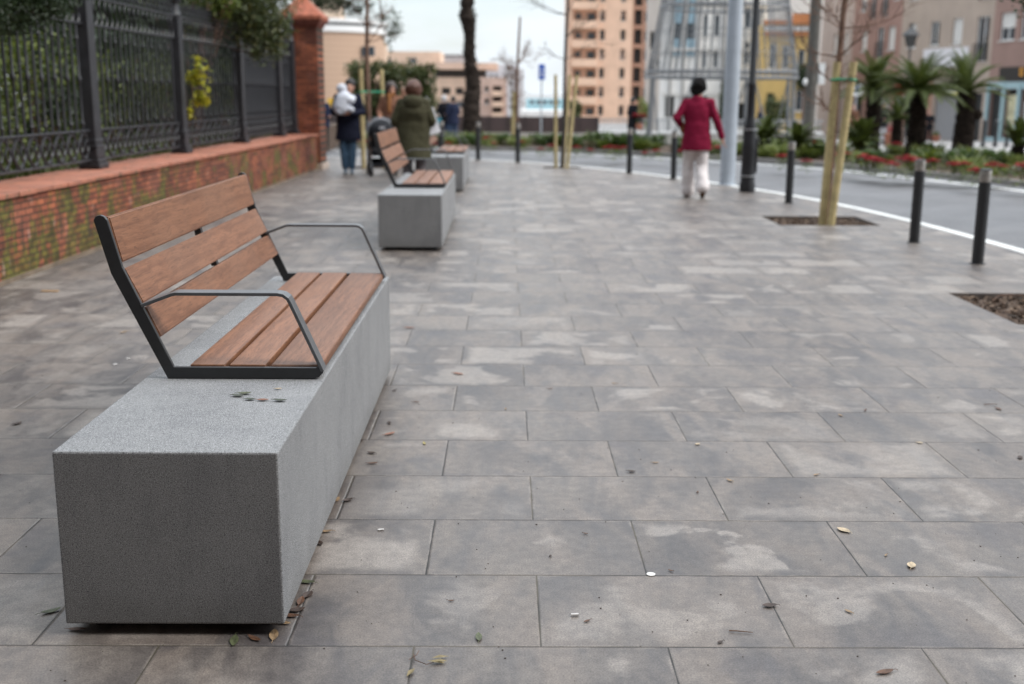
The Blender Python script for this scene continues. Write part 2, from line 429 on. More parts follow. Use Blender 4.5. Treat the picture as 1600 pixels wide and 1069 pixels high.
M_dark = plain('shadow_gap', (0.03, 0.03, 0.03), 0.9)
_k = NT('terracotta_coping'); _g = _k.n('ShaderNodeNewGeometry'); _v = _k.obj()
_c = _k.mix(_g.outputs['Random Per Island'], (0.30, 0.108, 0.065), (0.39, 0.15, 0.09)); _c = _k.mix(_k.mr(_k.noise(_v, 3, 5, .65), .46, .66, 0, .6), _c, (0.19, 0.085, 0.06))
_c = _k.mix(_k.mr(_k.noise(_v, 11, 4, .6), .58, .7), _c, (0.07, 0.075, 0.04)); _k.bump(_k.noise(_v, 50, 3), .4, .005); M_coping = _k.fin(_c, .75)
M_white = plain('white_paint', (0.74, 0.74, 0.73), 0.6, 0.06)
M_line = plain('road_line_paint', (0.66, 0.66, 0.64), 0.6, 0.1, 3)
M_soil = plain('bark_mulch', (0.07, 0.043, 0.028), 0.95, 0.5, 30, bump=1.0, bscale=40)
M_stake = plain('green_tinted_pine_stake', (0.43, 0.345, 0.17), 0.75, 0.2, 7, bump=0.2)
M_bark = plain('young_bark', (0.15, 0.085, 0.058), 0.85, 0.35, 12, bump=0.6)
M_palmbark = plain('palm_bark', (0.030, 0.023, 0.019), 0.95, 0.5, 6, bump=1.0, bscale=15, spec=.1)
M_cycbark = plain('cycad_bark', (0.018, 0.013, 0.010), 0.95, 0.5, 9, bump=1.0, bscale=25, spec=.1)
M_skin = plain('skin', (0.50, 0.27, 0.19), 0.55, 0.08)
M_glass = plain('dark_window_glass', (0.035, 0.045, 0.055), 0.12, 0.3, 1, spec=0.7)
M_blind = plain('white_roller_blind', (0.62, 0.60, 0.57), 0.7, 0.05)

# ------------------------------------------------------------------ ground, road, paving
NEAR = [(-60, 31.5), (-20, 28.6), (-6, 27.5), (-3.4, 27.15), (-1.6, 27.0), (-0.44, 26.5), (0.86, 25.25), (2.1, 23.45), (3.12, 21.34), (3.92, 19.2), (4.5, 17.3), (4.88, 15.4), (5.1, 13.5), (5.22, 11.3), (5.28, 8), (5.3, 2), (5.3, -12)]
FARL = [(-60, 35.0), (-20, 32.2), (-6, 31.0), (-1.5, 30.4), (1.0, 29.9), (2.7, 28.7), (4.5, 26.8), (5.8, 25.2), (6.8, 23.6), (7.5, 21.8), (8.05, 20.1), (8.5, 18.5), (8.85, 16), (9.0, 12), (9.05, 5), (9.05, -12)]
def smooth_path(P, n=6):
    out = []
    for i in range(len(P) - 1):
        p0 = Vector(P[max(i - 1, 0)]); p1 = Vector(P[i]); p2 = Vector(P[i + 1]); p3 = Vector(P[min(i + 2, len(P) - 1)])
        for k in range(n):
            t = k / n
            out.append(0.5 * ((2 * p1) + (p2 - p0) * t + (2 * p0 - 5 * p1 + 4 * p2 - p3) * t * t + (3 * p1 - p0 - 3 * p2 + p3) * t ** 3))
    out.append(Vector(P[-1])); return out
def offset(P, d):
    out = []
    for i, p in enumerate(P):
        t = (P[min(i + 1, len(P) - 1)] - P[max(i - 1, 0)]).normalized()
        out.append(p + Vector((-t.y, t.x)) * d)      # left of travel = away from camera side
    return out
nearP = smooth_path(NEAR); farP = smooth_path(FARL)
def ribbon(A, B, z, name, mat, zb=None):
    n = len(A); vs = [(p.x, p.y, z) for p in A] + [(p.x, p.y, z if zb is None else zb) for p in B]
    mb = MB(); mb.add(vs, [(i, i + 1, n + i + 1, n + i) for i in range(n - 1)])
    return mb.build(name, mat)
def gz(y):
    if y < 34: return -0.085
    if y < 76: return -0.085 - 0.03 * (y - 34)
    if y < 200: return -1.345 - 0.015 * (y - 76)
    return -3.2
mb = MB(); ys = [-60, 10, 34, 45, 60, 76, 120, 200, 600, 5000]
vs = []; fs = []
for y in ys: vs += [(-3000 if y > 100 else -400, y, gz(y)), (3000 if y > 100 else 400, y, gz(y))]
fs = [(2 * i, 2 * i + 1, 2 * i + 3, 2 * i + 2) for i in range(len(ys) - 1)]
mb.add(vs, fs); struct(mb.build('ground', M_plaza))

PITS = [(3.25, 4.45, 13.34, 14.38), (3.46, 4.66, 7.46, 8.70), (0.80, 1.56, 23.55, 24.05), (-3.2, -2.4, 23.1, 23.7)]
outer = [Vector((p.x, p.y, 0)) for p in nearP]
outer += [Vector((-60, -12, 0))]
holes = [[Vector((a, c, 0)), Vector((b, c, 0)), Vector((b, d, 0)), Vector((a, d, 0))] for a, b, c, d in PITS]
tri = tessellate_polygon([outer] + holes)
allv = outer + [q for h in holes for q in h]
mb = MB(); mb.add(allv, [t for t in tri])
for h in holes:                                       # vertical sides of the tree pits
    n = 4
    mb.add([(q.x, q.y, 0) for q in h] + [(q.x, q.y, -0.08) for q in h], [(i, (i + 1) % n, n + (i + 1) % n, n + i) for i in range(n)])
o = mb.build('pavement', M_pave)
bm = bmesh.new(); bm.from_mesh(o.data)
for f in bm.faces:
    if abs(f.normal.z) > .5 and f.normal.z < 0: f.normal_flip()
bm.to_mesh(o.data); bm.free()
struct(o)
struct(ribbon(nearP, offset(farP, 0.1) if len(farP) == len(nearP) else farP, -0.006, 'road', M_road)) if len(farP) == len(nearP) else None
# road as a fan between the two curves (they have different numbers of points)
mb = MB(); poly = [Vector((p.x, p.y, 0)) for p in nearP] + [Vector((p.x, p.y, 0)) for p in reversed(offset(farP, 0.55))]
mb.add([(q.x, q.y, -0.006) for q in poly], tessellate_polygon([poly]))
o = mb.build('road', M_road)
bm = bmesh.new(); bm.from_mesh(o.data); bmesh.ops.recalc_face_normals(bm, faces=bm.faces); bm.to_mesh(o.data); bm.free(); struct(o)
struct(ribbon(offset(nearP, -0.02), offset(nearP, -0.15), 0.004, 'road_line', M_line))
struct(ribbon(offset(farP, 0.0), offset(farP, -0.15), 0.0, 'road_line', M_line))
# planted median: kerb and raised bed
kerbA = offset(farP, 0.55); kerbB = offset(farP, 0.67)
M_kerb = plain('granite_kerb', (0.24, 0.225, 0.21), 0.8, 0.15, 3)
mb = MB(); n = len(kerbA)
mb.add([(p.x, p.y, -0.03) for p in kerbA] + [(p.x, p.y, 0.09) for p in kerbA] + [(p.x, p.y, 0.09) for p in kerbB] + [(p.x, p.y, -0.03) for p in kerbB],
       [(i, i + 1, n + i + 1, n + i) for i in range(n - 1)] + [(n + i, n + i + 1, 2 * n + i + 1, 2 * n + i) for i in range(n - 1)] + [(2 * n + i, 2 * n + i + 1, 3 * n + i + 1, 3 * n + i) for i in range(n - 1)])
struct(mb.build('kerb', M_kerb))
BACK = [(-60, 39.5), (-20, 37.0), (-6, 36.0), (-1.5, 35.4), (2.5, 34.6), (5.0, 33.0), (7.5, 31.2), (9.5, 29.0), (11.4, 26.5), (12.6, 23.5), (13.3, 20), (13.5, 12), (13.5, 5), (13.5, -12)]
backP = smooth_path(BACK)
poly = [Vector((p.x, p.y, 0)) for p in kerbB] + [Vector((p.x, p.y, 0)) for p in reversed(backP)]
mb = MB(); mb.add([(q.x, q.y, 0.06) for q in poly], tessellate_polygon([poly]))
o = mb.build('soil', M_soil)
bm = bmesh.new(); bm.from_mesh(o.data); bmesh.ops.recalc_face_normals(bm, faces=bm.faces)
bm.to_mesh(o.data); bm.free(); struct(o)
mb = MB(); A = backP; B = offset(backP, 0.18); n = len(A)
mb.add([(p.x, p.y, 0.0) for p in A] + [(p.x, p.y, 0.13) for p in A] + [(p.x, p.y, 0.13) for p in B] + [(p.x, p.y, -0.2) for p in B],
       [(i, i + 1, n + i + 1, n + i) for i in range(n - 1)] + [(n + i, n + i + 1, 2 * n + i + 1, 2 * n + i) for i in range(n - 1)] + [(2 * n + i, 2 * n + i + 1, 3 * n + i + 1, 3 * n + i) for i in range(n - 1)])
struct(mb.build('kerb', M_kerb))
# mulch in the tree pits: lumpy bed and loose chips
M_chip = leafmat('bark_chips', [(0.05, 0.03, 0.018), (0.11, 0.066, 0.042), (0.03, 0.02, 0.013), (0.18, 0.12, 0.08)], 0.9, 0.0)
for a, b, c, d in PITS:
    nx, ny = 26, 26; mb = MB()
    vs = [(a + (b - a) * i / nx, c + (d - c) * j / ny, -0.045 + 0.02 * noise.noise(Vector((i * .4 + a, j * .4, 0))) + random.uniform(-.006, .006)) for j in range(ny + 1) for i in range(nx + 1)]
    mb.add(vs, [(j * (nx + 1) + i, j * (nx + 1) + i + 1, (j + 1) * (nx + 1) + i + 1, (j + 1) * (nx + 1) + i) for j in range(ny) for i in range(nx)])
    struct(mb.build('soil', M_soil))
    mb = MB()
    for _ in range(700):
        p = Vector((random.uniform(a + .02, b - .02), random.uniform(c + .02, d - .02), random.uniform(-.045, -.022)))
        M = Matrix.Translation(p) @ Euler((random.uniform(-.5, .5), random.uniform(-.5, .5), random.uniform(0, PI))).to_matrix().to_4x4()
        l = random.uniform(.012, .035); ww = random.uniform(.006, .014)
        mb.box(-l, l, -ww, ww, -.003, .003, M)
    o = mb.build('mulch', M_chip); o['kind'] = 'stuff'; tag(o, 'brown bark chips filling the square tree pit', 'mulch')

# ------------------------------------------------------------------ bench
def make_bench():
    b = thing('street_bench', 'nearest bench, slatted wooden seat on a long concrete block, leaves lying on its end', 'bench', (-0.922, 2.947, 0), 0, 'row of concrete and wood benches')
    X = 0.922
    MB().box(-.307, .307, 0, 3.03, .035, .542).build('concrete_block', M_conc, b, bevel=.006, seg=2)
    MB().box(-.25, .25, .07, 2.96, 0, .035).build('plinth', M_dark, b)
    Y0, Y1 = .805, 2.865
    outl = [(-1.147, .5435), (-.652, .5435), (-.632, .550), (-.617, .566), (-.621, .590), (-.634, .590), (-.640, .583), (-1.124, .583), (-1.277, .927), (-1.316, 1.082), (-1.325, 1.094), (-1.338, 1.099), (-1.352, 1.095), (-1.361, 1.082), (-1.315, .903)]
    pl = [(x + X, z) for x, z in outl]
    for y in (Y0, Y1):
        MB().prism(pl, y, y + .016).build('end_frame', M_metal, b, bevel=.0015, seg=1)
    MB().box(-1.085 + X, -.66 + X, 1.83, 1.872, .5435, .5525).build('seat_crossbar', M_metal, b, bevel=.001, seg=1)
    for sp_ in ([(-1.248, .775), (-1.222, .775), (-1.232, .812), (-1.258, .812)], [(-1.310, .905), (-1.282, .905), (-1.290, .950), (-1.318, .950)]):
        MB().prism([(x + X, z) for x, z in sp_], 1.838, 1.866).build('slat_spacer', M_metal, b)
    # armrests: bent flat bar
    arm = [(-1.222, .794), (-1.118, .833), (-1.105, .8355), (-.765, .8355), (-.745, .832), (-.730, .821), (-.722, .806), (-.619, .570)]
    for y in (Y0, Y1 - .044):
        pts = [Vector((x + X, 0, z)) for x, z in arm]; t = .0056; up = []; dn = []
        for i, p in enumerate(pts):
            d = (pts[min(i + 1, len(pts) - 1)] - pts[max(i - 1, 0)]).normalized(); nrm = Vector((-d.z, 0, d.x))
            up.append(p + nrm * t); dn.append(p - nrm * t)
        poly = [(q.x, q.z) for q in dn] + [(q.x, q.z) for q in reversed(up)]
        n = len(pts); yy0, yy1 = y - .0015, y + .06
        mb = MB()
        vs = []
        for yy in (yy0, yy1):
            for q in up: vs.append((q.x, yy, q.z))
            for q in dn: vs.append((q.x, yy, q.z))
        fs = []
        for i in range(n - 1):
            fs += [(i, i + 1, 2 * n + i + 1, 2 * n + i), (n + i + 1, n + i, 3 * n + i, 3 * n + i + 1), (i + 1, i, n + i, n + i + 1), (2 * n + i, 2 * n + i + 1, 3 * n + i + 1, 3 * n + i)]
        fs += [(0, 2 * n, 3 * n, n), (n - 1, 2 * n - 1, 4 * n - 1, 3 * n - 1)]
        mb.add(vs, fs)
        o = mb.build('armrest', M_arm, b)
        bm = bmesh.new(); bm.from_mesh(o.data); bmesh.ops.recalc_face_normals(bm, faces=bm.faces)
        bmesh.ops.bevel(bm, geom=[e for e in bm.edges if e.calc_face_angle(0) > 1.2], offset=.0012, segments=1, affect='EDGES'); bm.to_mesh(o.data); bm.free()
    ya, yb = Y0 + .0185, Y1 - .0025
    def slat(name, p, q, th, r):
        # board whose front face runs p->q in the XZ plane
        p = Vector((p[0] + X, 0, p[1])); q = Vector((q[0] + X, 0, q[1])); d = (q - p).normalized(); nrm = Vector((d.z, 0, -d.x))
        if nrm.x > 0: nrm = -nrm
        c = [p, q, q + nrm * th, p + nrm * th]
        vs = [(k.x, y, k.z) for y in (ya, yb) for k in c]
        mb = MB(); mb.add(vs, ((0, 1, 2, 3), (7, 6, 5, 4), (0, 4, 5, 1), (1, 5, 6, 2), (2, 6, 7, 3), (3, 7, 4, 0)))
        o = mb.build(name, M_wood, b)
        bm = bmesh.new(); bm.from_mesh(o.data); bmesh.ops.recalc_face_normals(bm, faces=bm.faces)
        bmesh.ops.bevel(bm, geom=list(bm.edges), offset=r, segments=3, affect='EDGES', clamp_overlap=True); bm.to_mesh(o.data); bm.free()
        me = o.data; me.polygons.foreach_set('use_smooth', [True] * len(me.polygons)); me.set_sharp_from_angle(angle=R(35))
    slat('backrest_slat', (-1.315, 1.092), (-1.279, .939), .038, .005)
    slat('backrest_slat', (-1.275, .919), (-1.218, .802), .034, .004)
    slat('backrest_slat', (-1.211, .786), (-1.166, .685), .034, .004)
    for x0, x1, r in ((-1.073, -.956, .004), (-.940, -.817, .004), (-.801, -.627, .010)):
        mb = MB().box(x0 + X, x1 + X, ya, yb, .553, .589); o = mb.build('seat_slat', M_wood, b, bevel=r, seg=3, smooth=True)
    return b
bench = make_bench()
dup(bench, (-0.915, 10.93, 0), label='middle bench of the row, standing in front of the woman in the olive parka')
dup(bench, (-0.955, 17.62, 0), label='farthest bench of the row, beside the woman in the olive parka, partly hidden')

# ------------------------------------------------------------------ brick boundary wall, pillar and iron fence
wa = Vector((-4.02, 5.0)); wb = Vector((-3.70, 22.6)); wd = (wb - wa).normalized(); wang = math.atan2(wd.y, wd.x); WL = (wb - wa).length
# local frame: x along the wall (away from the camera), y to the garden side, z up
wall = thing('garden_wall', 'low mossy red brick wall with terracotta coping running under the iron fence', 'wall', (wa.x, wa.y, 0), wang)
MB().box(-9, WL, 0, .62, 0, .66).build('brickwork', M_brick, wall)
M_base = plain('wall_foot_mortar', (0.16, 0.12, 0.085), 0.9, 0.3, 4)
MB().box(-9, WL + .02, -.02, .0, 0, .035).build('foot_course', M_base, wall)
mb = MB(); x = -9.0
while x < WL - .05:
    L = min(.33, WL - x); dz = random.uniform(-.0025, .0025); dy = random.uniform(-.004, .004)
    mb.box(x + .004, x + L - .004, -.03 + dy, .64, .662 + dz, .70 + dz); x += .33
mb.build('coping', M_coping, wall, bevel=.004, seg=1)

pil = thing('brick_pillar', 'tall red brick pillar with stepped pyramid cap at the end of the garden wall', 'pillar', (-3.965, 22.97, 0), wang - PI / 2)
MB().box(-.33, .33, -.33, .33, 0, 2.74).build('shaft', M_brick2, pil, bevel=.008, seg=1)
MB().box(-.37, .37, -.37, .37, 0, .12).build('foot', plain('pillar_render', (0.45, 0.36, 0.30), 0.9, 0.2), pil)
capb = MB(); capb.box(-.36, .36, -.36, .36, 2.742, 2.80); capb.box(-.40, .40, -.40, .40, 2.802, 2.865)
capb.build('cornice', plain('dark_red_brick', (0.17, 0.05, 0.032), 0.85, 0.3, 8), pil)
k = MB(); q = .43
k.add([(-q, -q, 2.867), (q, -q, 2.867), (q, q, 2.867), (-q, q, 2.867), (-q, -q, 2.94), (q, -q, 2.94), (q, q, 2.94), (-q, q, 2.94), (-.10, -.10, 3.26), (.10, -.10, 3.26), (.10, .10, 3.26), (-.10, .10, 3.26), (-.10, -.10, 3.36), (.10, -.10, 3.36), (.10, .10, 3.36), (-.10, .10, 3.36)],
      [(3, 2, 1, 0)] + [(a + i, a + (i + 1) % 4, a + 4 + (i + 1) % 4, a + 4 + i) for a in (0, 4, 8) for i in range(4)] + [(12, 13, 14, 15)])
k.build('cap', plain('terracotta_cap', (0.32, 0.095, 0.05), 0.75, 0.25, 9, bump=0.4), pil)

fence = thing('iron_fence', 'ornate dark wrought iron fence with scrollwork standing on the brick wall', 'fence', (wa.x, wa.y, .70), wang)
FY = .44
posts = [.6, 3.85, 7.08, 10.2, 13.4, 16.25, 17.5]
def post_parts(x):
    p = MB(); p.box(x - .09, x + .09, FY - .068, FY + .068, .0, 1.74)
    p.box(x - .025, x + .025, FY + .06, FY + .075, .3, 1.7)
    o = p.build('post', M_iron, fence, bevel=.006, seg=1)
    b_ = MB()
    for r0, z0, z1 in ((.11, 0, .06), (.095, .06, .10), (.08, .10, .22), (.09, .22, .245), (.075, .245, .31)):
        b_.box(x - r0 - .03, x + r0 + .03, FY - r0, FY + r0, z0 + .0005, z1 - .0005)
    b_.build('post_base', M_iron, o, bevel=.01, seg=2)
    c = MB(); c.lathe([(.07, 1.74), (.085, 1.76), (.06, 1.80), (.055, 1.90), (.09, 1.94), (.095, 1.97), (.06, 2.0), (.045, 2.06), (.075, 2.13), (.06, 2.2), (.02, 2.27), (.004, 2.38)], x, FY, 12)
    c.build('finial', M_iron, o, smooth=True)
for x in posts: post_parts(x)
def S(mb, x, z0, z1, wd_, flip=1):
    h = z1 - z0; pts = []
    for i in range(13):
        t = i / 12; a = t * 2 * PI
        pts.append((x + flip * wd_ * math.sin(a) * (1 if t < .5 else 1), FY, z0 + h * t))
    mb.tube(pts, .014, 5)
    mb.tube([(x + flip * wd_ * .9 + .02 * math.cos(a), FY, z0 + h * .22 + .022 * math.sin(a)) for a in [i * PI / 4 for i in range(7)]], .008, 4)
    mb.tube([(x - flip * wd_ * .9 + .02 * math.cos(a), FY, z0 + h * .78 + .022 * math.sin(a)) for a in [PI + i * PI / 4 for i in range(7)]], .008, 4)
for i in range(len(posts) - 1):
    a, b = posts[i] + .09, posts[i + 1] - .09
    rl = MB()
    for z, hh in ((.09, .022), (.395, .020), (1.47, .020), (1.75, .022)):
        rl.box(a, b, FY - .02, FY + .02, z - hh / 2, z + hh / 2)
    pan = rl.build('panel_rails', M_iron, fence, bevel=.003, seg=1)
    nb = round((b - a) / .152); st = (b - a) / nb
    low = MB(); hi = MB(); fin_ = MB()
    if i >= 4: MB().box(a, b, FY + .03, FY + .034, .12, 1.74).build('screen_sheet', plain('dark_screen_sheet', (.045, .048, .055), .6), pan)
    for j in range(nb):
        xc = a + st * (j + .5)
        # interlaced loops in the lower frieze
        h0, h1 = .10, .385
        for sgn in ((-1, 1) if j % 2 == 0 else ()):
            low.tube([(xc + st * .5 + sgn * st * 1.02 * math.sin(PI * t / 8), FY + sgn * .006, h0 + (h1 - h0) * t / 8) for t in range(9)], .012, 5)
        low.tube([(xc + .045 * math.cos(q_ * PI / 5), FY, .24 + .06 * math.sin(q_ * PI / 5)) for q_ in range(11)], .010, 4); low.tube([(xc, FY, .10), (xc, FY, .18)], .011, 5); low.tube([(xc, FY, .30), (xc, FY, .385)], .011, 5)
        S(hi, xc, 1.48, 1.74, .035, 1)
        fin_.tube([(xc, FY, 1.76), (xc, FY, 1.83), (xc, FY, 1.86), (xc, FY, 1.97)], [.011, .011, .024, .002], 6)
        fin_.tube([(xc + .05 * math.cos(q_ * PI / 4), FY, 1.79 + .05 * math.sin(q_ * PI / 4)) for q_ in range(5)], .007, 4)
    low.build('scroll_band', M_iron, pan, smooth=True); hi.build('scroll_band', M_iron, pan, smooth=True); fin_.build('spear_tips', M_iron, pan, smooth=True)
    for j in range(nb - 1):
        xc = a + st * (j + 1); bar = MB()
        if j % 2 == 0:
            bar.lathe([(.014, .40), (.014, .45), (.024, .47), (.014, .49), (.014, .88), (.026, .90), (.026, .93), (.014, .95), (.014, 1.30), (.023, 1.32), (.014, 1.34), (.014, 1.46)], xc, FY, 7)
        else: bar.tube([(xc, FY, .40), (xc, FY, 1.46)], .0145, 7)
        bar.build('bar', M_iron, pan, smooth=True)

# ------------------------------------------------------------------ foliage
M_l_garden = leafmat('garden_leaves', [(0.045, 0.07, 0.014), (0.10, 0.14, 0.025), (0.19, 0.22, 0.035), (0.06, 0.085, 0.02)])
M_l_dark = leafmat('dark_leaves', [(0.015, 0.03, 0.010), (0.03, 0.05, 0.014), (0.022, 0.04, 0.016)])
M_l_olive = leafmat('olive_leaves', [(0.045, 0.065, 0.022), (0.09, 0.11, 0.03), (0.03, 0.045, 0.018), (0.13, 0.12, 0.035)])
M_l_yel = leafmat('yellow_leaves', [(0.38, 0.37, 0.03), (0.55, 0.48, 0.04), (0.22, 0.28, 0.035)], 0.5, 0.45)
M_l_grey = leafmat('grey_green_leaves', [(0.07, 0.09, 0.055), (0.12, 0.145, 0.085), (0.05, 0.065, 0.04)])
M_red = leafmat('red_bracts', [(0.32, 0.008, 0.014), (0.18, 0.006, 0.010), (0.38, 0.015, 0.02)], 0.8, 0.2)
M_frond = leafmat('cycad_leaflets', [(0.035, 0.052, 0.010), (0.09, 0.115, 0.020), (0.05, 0.07, 0.014)], 0.6, 0.25)
M_pink = leafmat('pale_pink_flowers', [(0.6, 0.25, 0.22), (0.7, 0.5, 0.45)], 0.6, 0.4)

def cloud(mb, blobs, n, L, W, shell=0.55):
    """leaves through a set of ellipsoids, denser near their skins, with clumps and gaps"""
    tot = sum(b[3] * b[4] * b[5] for b in blobs) ** 1
    for cx, cy, cz, rx, ry, rz in blobs:
        m = int(n * (rx * ry * rz) / tot)
        for _ in range(m):
            d = rdir(); t = random.uniform(shell, 1.05) if random.random() < .75 else random.uniform(0, shell)
            p = Vector((cx + d.x * rx * t, cy + d.y * ry * t, cz + d.z * rz * t))
            if noise.noise(p * 1.9) < -0.28 and random.random() < .85: continue
            k = random.uniform(.6, 1.3); mb.quadleaf(p, L * k, W * k)
def shrub_mesh(h, r, n, L, W, seed):
    random.seed(seed); mb = MB(); bl = []
    for _ in range(9):
        a = random.uniform(0, 2 * PI); q = random.uniform(0, r * .6); z = random.uniform(.25, .8) * h; s = random.uniform(.3, .5) * r
        bl.append((q * math.cos(a), q * math.sin(a), z, s * 1.3, s * 1.3, s * 1.1))
    cloud(mb, bl, n, L, W, .4)
    st = MB()
    for b in bl[:7]:
        st.tube([(0.04 * b[0], 0.04 * b[1], 0), (b[0] * .5, b[1] * .5, b[2] * .45), (b[0], b[1], b[2])], [.018, .012, .006], 5)
    return mb, st
def shrub(name, label, cat, loc, h, r, n, L, W, mat, seed, group=None):
    t = thing(name, label, cat, loc, 0, group); mb, st = shrub_mesh(h, r, n, L, W, seed)
    mb.build('foliage', mat, t); st.build('stems', M_bark, t, smooth=True); return t

mb = MB()
for _ in range(9000):
    y = random.uniform(6, 24); x = -4.72 - random.random() ** 1.5 * 2.2
    mb.leaf((x, y, .62 + random.uniform(0, .10)), (random.uniform(-1, 1), random.uniform(-1, 1), random.uniform(.3, 1.5)), Vector((0, 0, 1)), random.uniform(.07, .16), random.uniform(.02, .05))
o = mb.build('ground_cover', leafmat('ground_cover_leaves', [(0.05, 0.075, 0.015), (0.11, 0.135, 0.025), (0.035, 0.05, 0.014)])); o['kind'] = 'stuff'; tag(o, 'low green ground cover growing at the foot of the iron fence', 'ground cover')
g0 = MB().box(-16, -4.64, -4, 34, -.07, .62); struct(g0.build('garden_soil', M_soil))
sA = shrub('garden_shrub', 'mid green leafy shrub close behind the iron fence', 'shrub', (-5.5, 9.3, .62), 1.75, 1.0, 5200, .07, .035, M_l_garden, 11, 'shrubs behind the fence')
sB = shrub('garden_shrub', 'mid green leafy shrub close behind the iron fence', 'shrub', (-5.6, 11.4, .62), 1.9, 1.0, 5200, .055, .03, M_l_garden, 12, 'shrubs behind the fence')
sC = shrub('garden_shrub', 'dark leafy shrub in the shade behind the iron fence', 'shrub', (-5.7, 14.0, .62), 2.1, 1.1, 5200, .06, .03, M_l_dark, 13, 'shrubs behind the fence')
i = 0
for y, x, src, s in ((7.6, -5.7, sB, 1.0), (12.7, -5.9, sA, 1.05), (15.6, -5.7, sA, .95), (17.2, -5.8, sC, 1.0), (18.9, -5.8, sB, 1.0), (20.6, -5.9, sC, .95), (22.3, -5.8, sC, 1.0), (24.2, -5.9, sB, 1.05)):
    dup(src, (x, y, .62), random.uniform(0, 6), scale=s); i += 1
random.seed(5)
# tall hedge mass further into the garden
mb = MB()
for j in range(46):
    cloud(mb, [(-8.0 + random.uniform(-.7, .7), 4 + j * .62, random.uniform(.8, 4.8), 1.1, 1.1, 1.2)], 620, .24, .15, .3)
for j in range(36):
    cloud(mb, [(-9.8 + random.uniform(-.9, .9), 3 + j * .9, random.uniform(2.5, 7.5), 1.6, 1.6, 1.6)], 700, .32, .2, .3)
for j in range(20):
    cloud(mb, [(-6.6 - .1 * j + random.uniform(-.5, .3), 24.5 + j * .55, random.uniform(.6, 3.2), .9, .9, 1.0)], 420, .2, .12, .3)
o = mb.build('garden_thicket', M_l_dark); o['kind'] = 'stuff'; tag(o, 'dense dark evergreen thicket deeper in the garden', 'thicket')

def tree(name, label, cat, base, joints, blobs, n, L, W, lmat, r0=.16, bark=None, group=None):
    t = thing(name, label, cat, base, 0, group); tr = MB()
    for pts in joints:
        m = len(pts); rr = [r0 * (1 if pts is joints[0] else .45) * (1 - .65 * i / (m - 1)) for i in range(m)]
        tr.tube(pts, rr, 9)
    for b in blobs:
        s = joints[0][-1]; tr.tube([s, ((s[0] + b[0]) / 2, (s[1] + b[1]) / 2, (s[2] + b[2]) / 2 + .1), b[:3]], [r0 * .25, r0 * .15, .01], 5)
    tr.build('trunk', bark or M_bark, t, smooth=True)
    cr_ = MB(); cloud(cr_, blobs, n, L, W, .35); cr_.build('crown', lmat, t)
    return t
# dark conifer hanging over the fence, upper left
p = atY(45, 5, 9.6); 
t = thing('conifer_tree', 'dark green conifer whose low branches hang over the fence at the upper left', 'tree', (-6.3, 8.6, .62))
tr = MB(); tr.tube([(0, 0, 0), (.05, 0, 2), (.0, .1, 4.5)], [.14, .11, .04], 9)
bl = []
for (px, py, Y, r) in ((-40, 10, 9.3, .35), (5, 0, 9.6, .34), (40, -12, 9.7, .34), (75, -22, 9.9, .32), (20, 22, 9.6, .16), (-20, 30, 9.4, .2), (95, -8, 10.0, .16), (62, 10, 9.8, .15), (5, 40, 9.5, .17), (35, 34, 9.6, .16), (70, 26, 9.8, .14), (-15, 48, 9.4, .15), (88, 16, 9.9, .12)):
    q = atY(px, py, Y) - Vector((-6.3, 8.6, .62)); bl.append((q.x, q.y, q.z, r, r, r * .8))
for b in bl: tr.tube([(0, 0, b[2] + .5), (b[0] * .5, b[1] * .5, b[2] + .5), b[:3]], [.04, .03, .008], 5)
bl += [(0, 0, 3.6, 1.1, 1.1, .8), (.1, -.3, 4.6, .8, .8, .8)]
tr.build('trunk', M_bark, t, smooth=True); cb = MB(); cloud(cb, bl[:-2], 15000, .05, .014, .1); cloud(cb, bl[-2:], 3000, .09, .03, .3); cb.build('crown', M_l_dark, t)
# bushy conifer branch spilling over the fence by the pillar
t = thing('cypress_bush', 'bushy green conifer spilling over the top of the fence near the pillar', 'shrub', (-5.2, 19.6, .62))
bl = []
for (px, py, Y, r) in ((408, 30, 19.2, .42), (385, 15, 19.4, .4), (418, 62, 19.0, .30), (400, 84, 18.9, .18), (432, 40, 19.1, .24), (392, 50, 19.2, .28), (430, 80, 19.0, .14), (372, -12, 19.5, .5), (420, -8, 19.6, .42), (340, -16, 19.0, .35), (310, -30, 18.5, .3)):
    r *= 1.15; q = atY(px, py, Y - 1.7) - Vector((-5.2, 19.6, .62)); bl.append((q.x, q.y, q.z, r, r, r))
tr = MB(); tr.tube([(0, 0, 0), (.1, -.1, 1.5), (.3, -.1, 2.5)], [.08, .06, .03], 7)
for b in bl: tr.tube([(.2, -.1, 2.0), (b[0] * .6, b[1] * .6, b[2] + .1), b[:3]], [.02, .015, .006], 5)
tr.build('stems', M_bark, t, smooth=True); cb = MB(); cloud(cb, bl, 15000, .085, .026, .1); cb.build('foliage', M_l_olive, t)
# yellow-leaved branch poking through
t = thing('yellow_shrub', 'bright yellow leafed branch poking through the fence bars', 'shrub', (-4.9, 16.6, .62)); cb = MB(); tr = MB()
for px, py, r in ((307, 96, .09), (312, 112, .10), (305, 125, .10), (318, 128, .09), (312, 145, .09), (319, 155, .06), (300, 118, .07), (296, 172, .06), (297, 180, .05), (309, 158, .05)):
    r *= 1.05; q = atY(px, py, 15.6) - Vector((-4.9, 16.6, .62)); tr.tube([(0, 0, 0), (q.x * .4, 0, q.z * .6), q], [.012, .008, .004], 5)
    for _ in range(19):
        d = rdir(); cb.leaf(q + d * r * random.uniform(.2, 1), rdir(), Vector((0, 0, 1)), .10, .065)
cb.build('foliage', M_l_yel, t); tr.build('stems', M_bark, t)
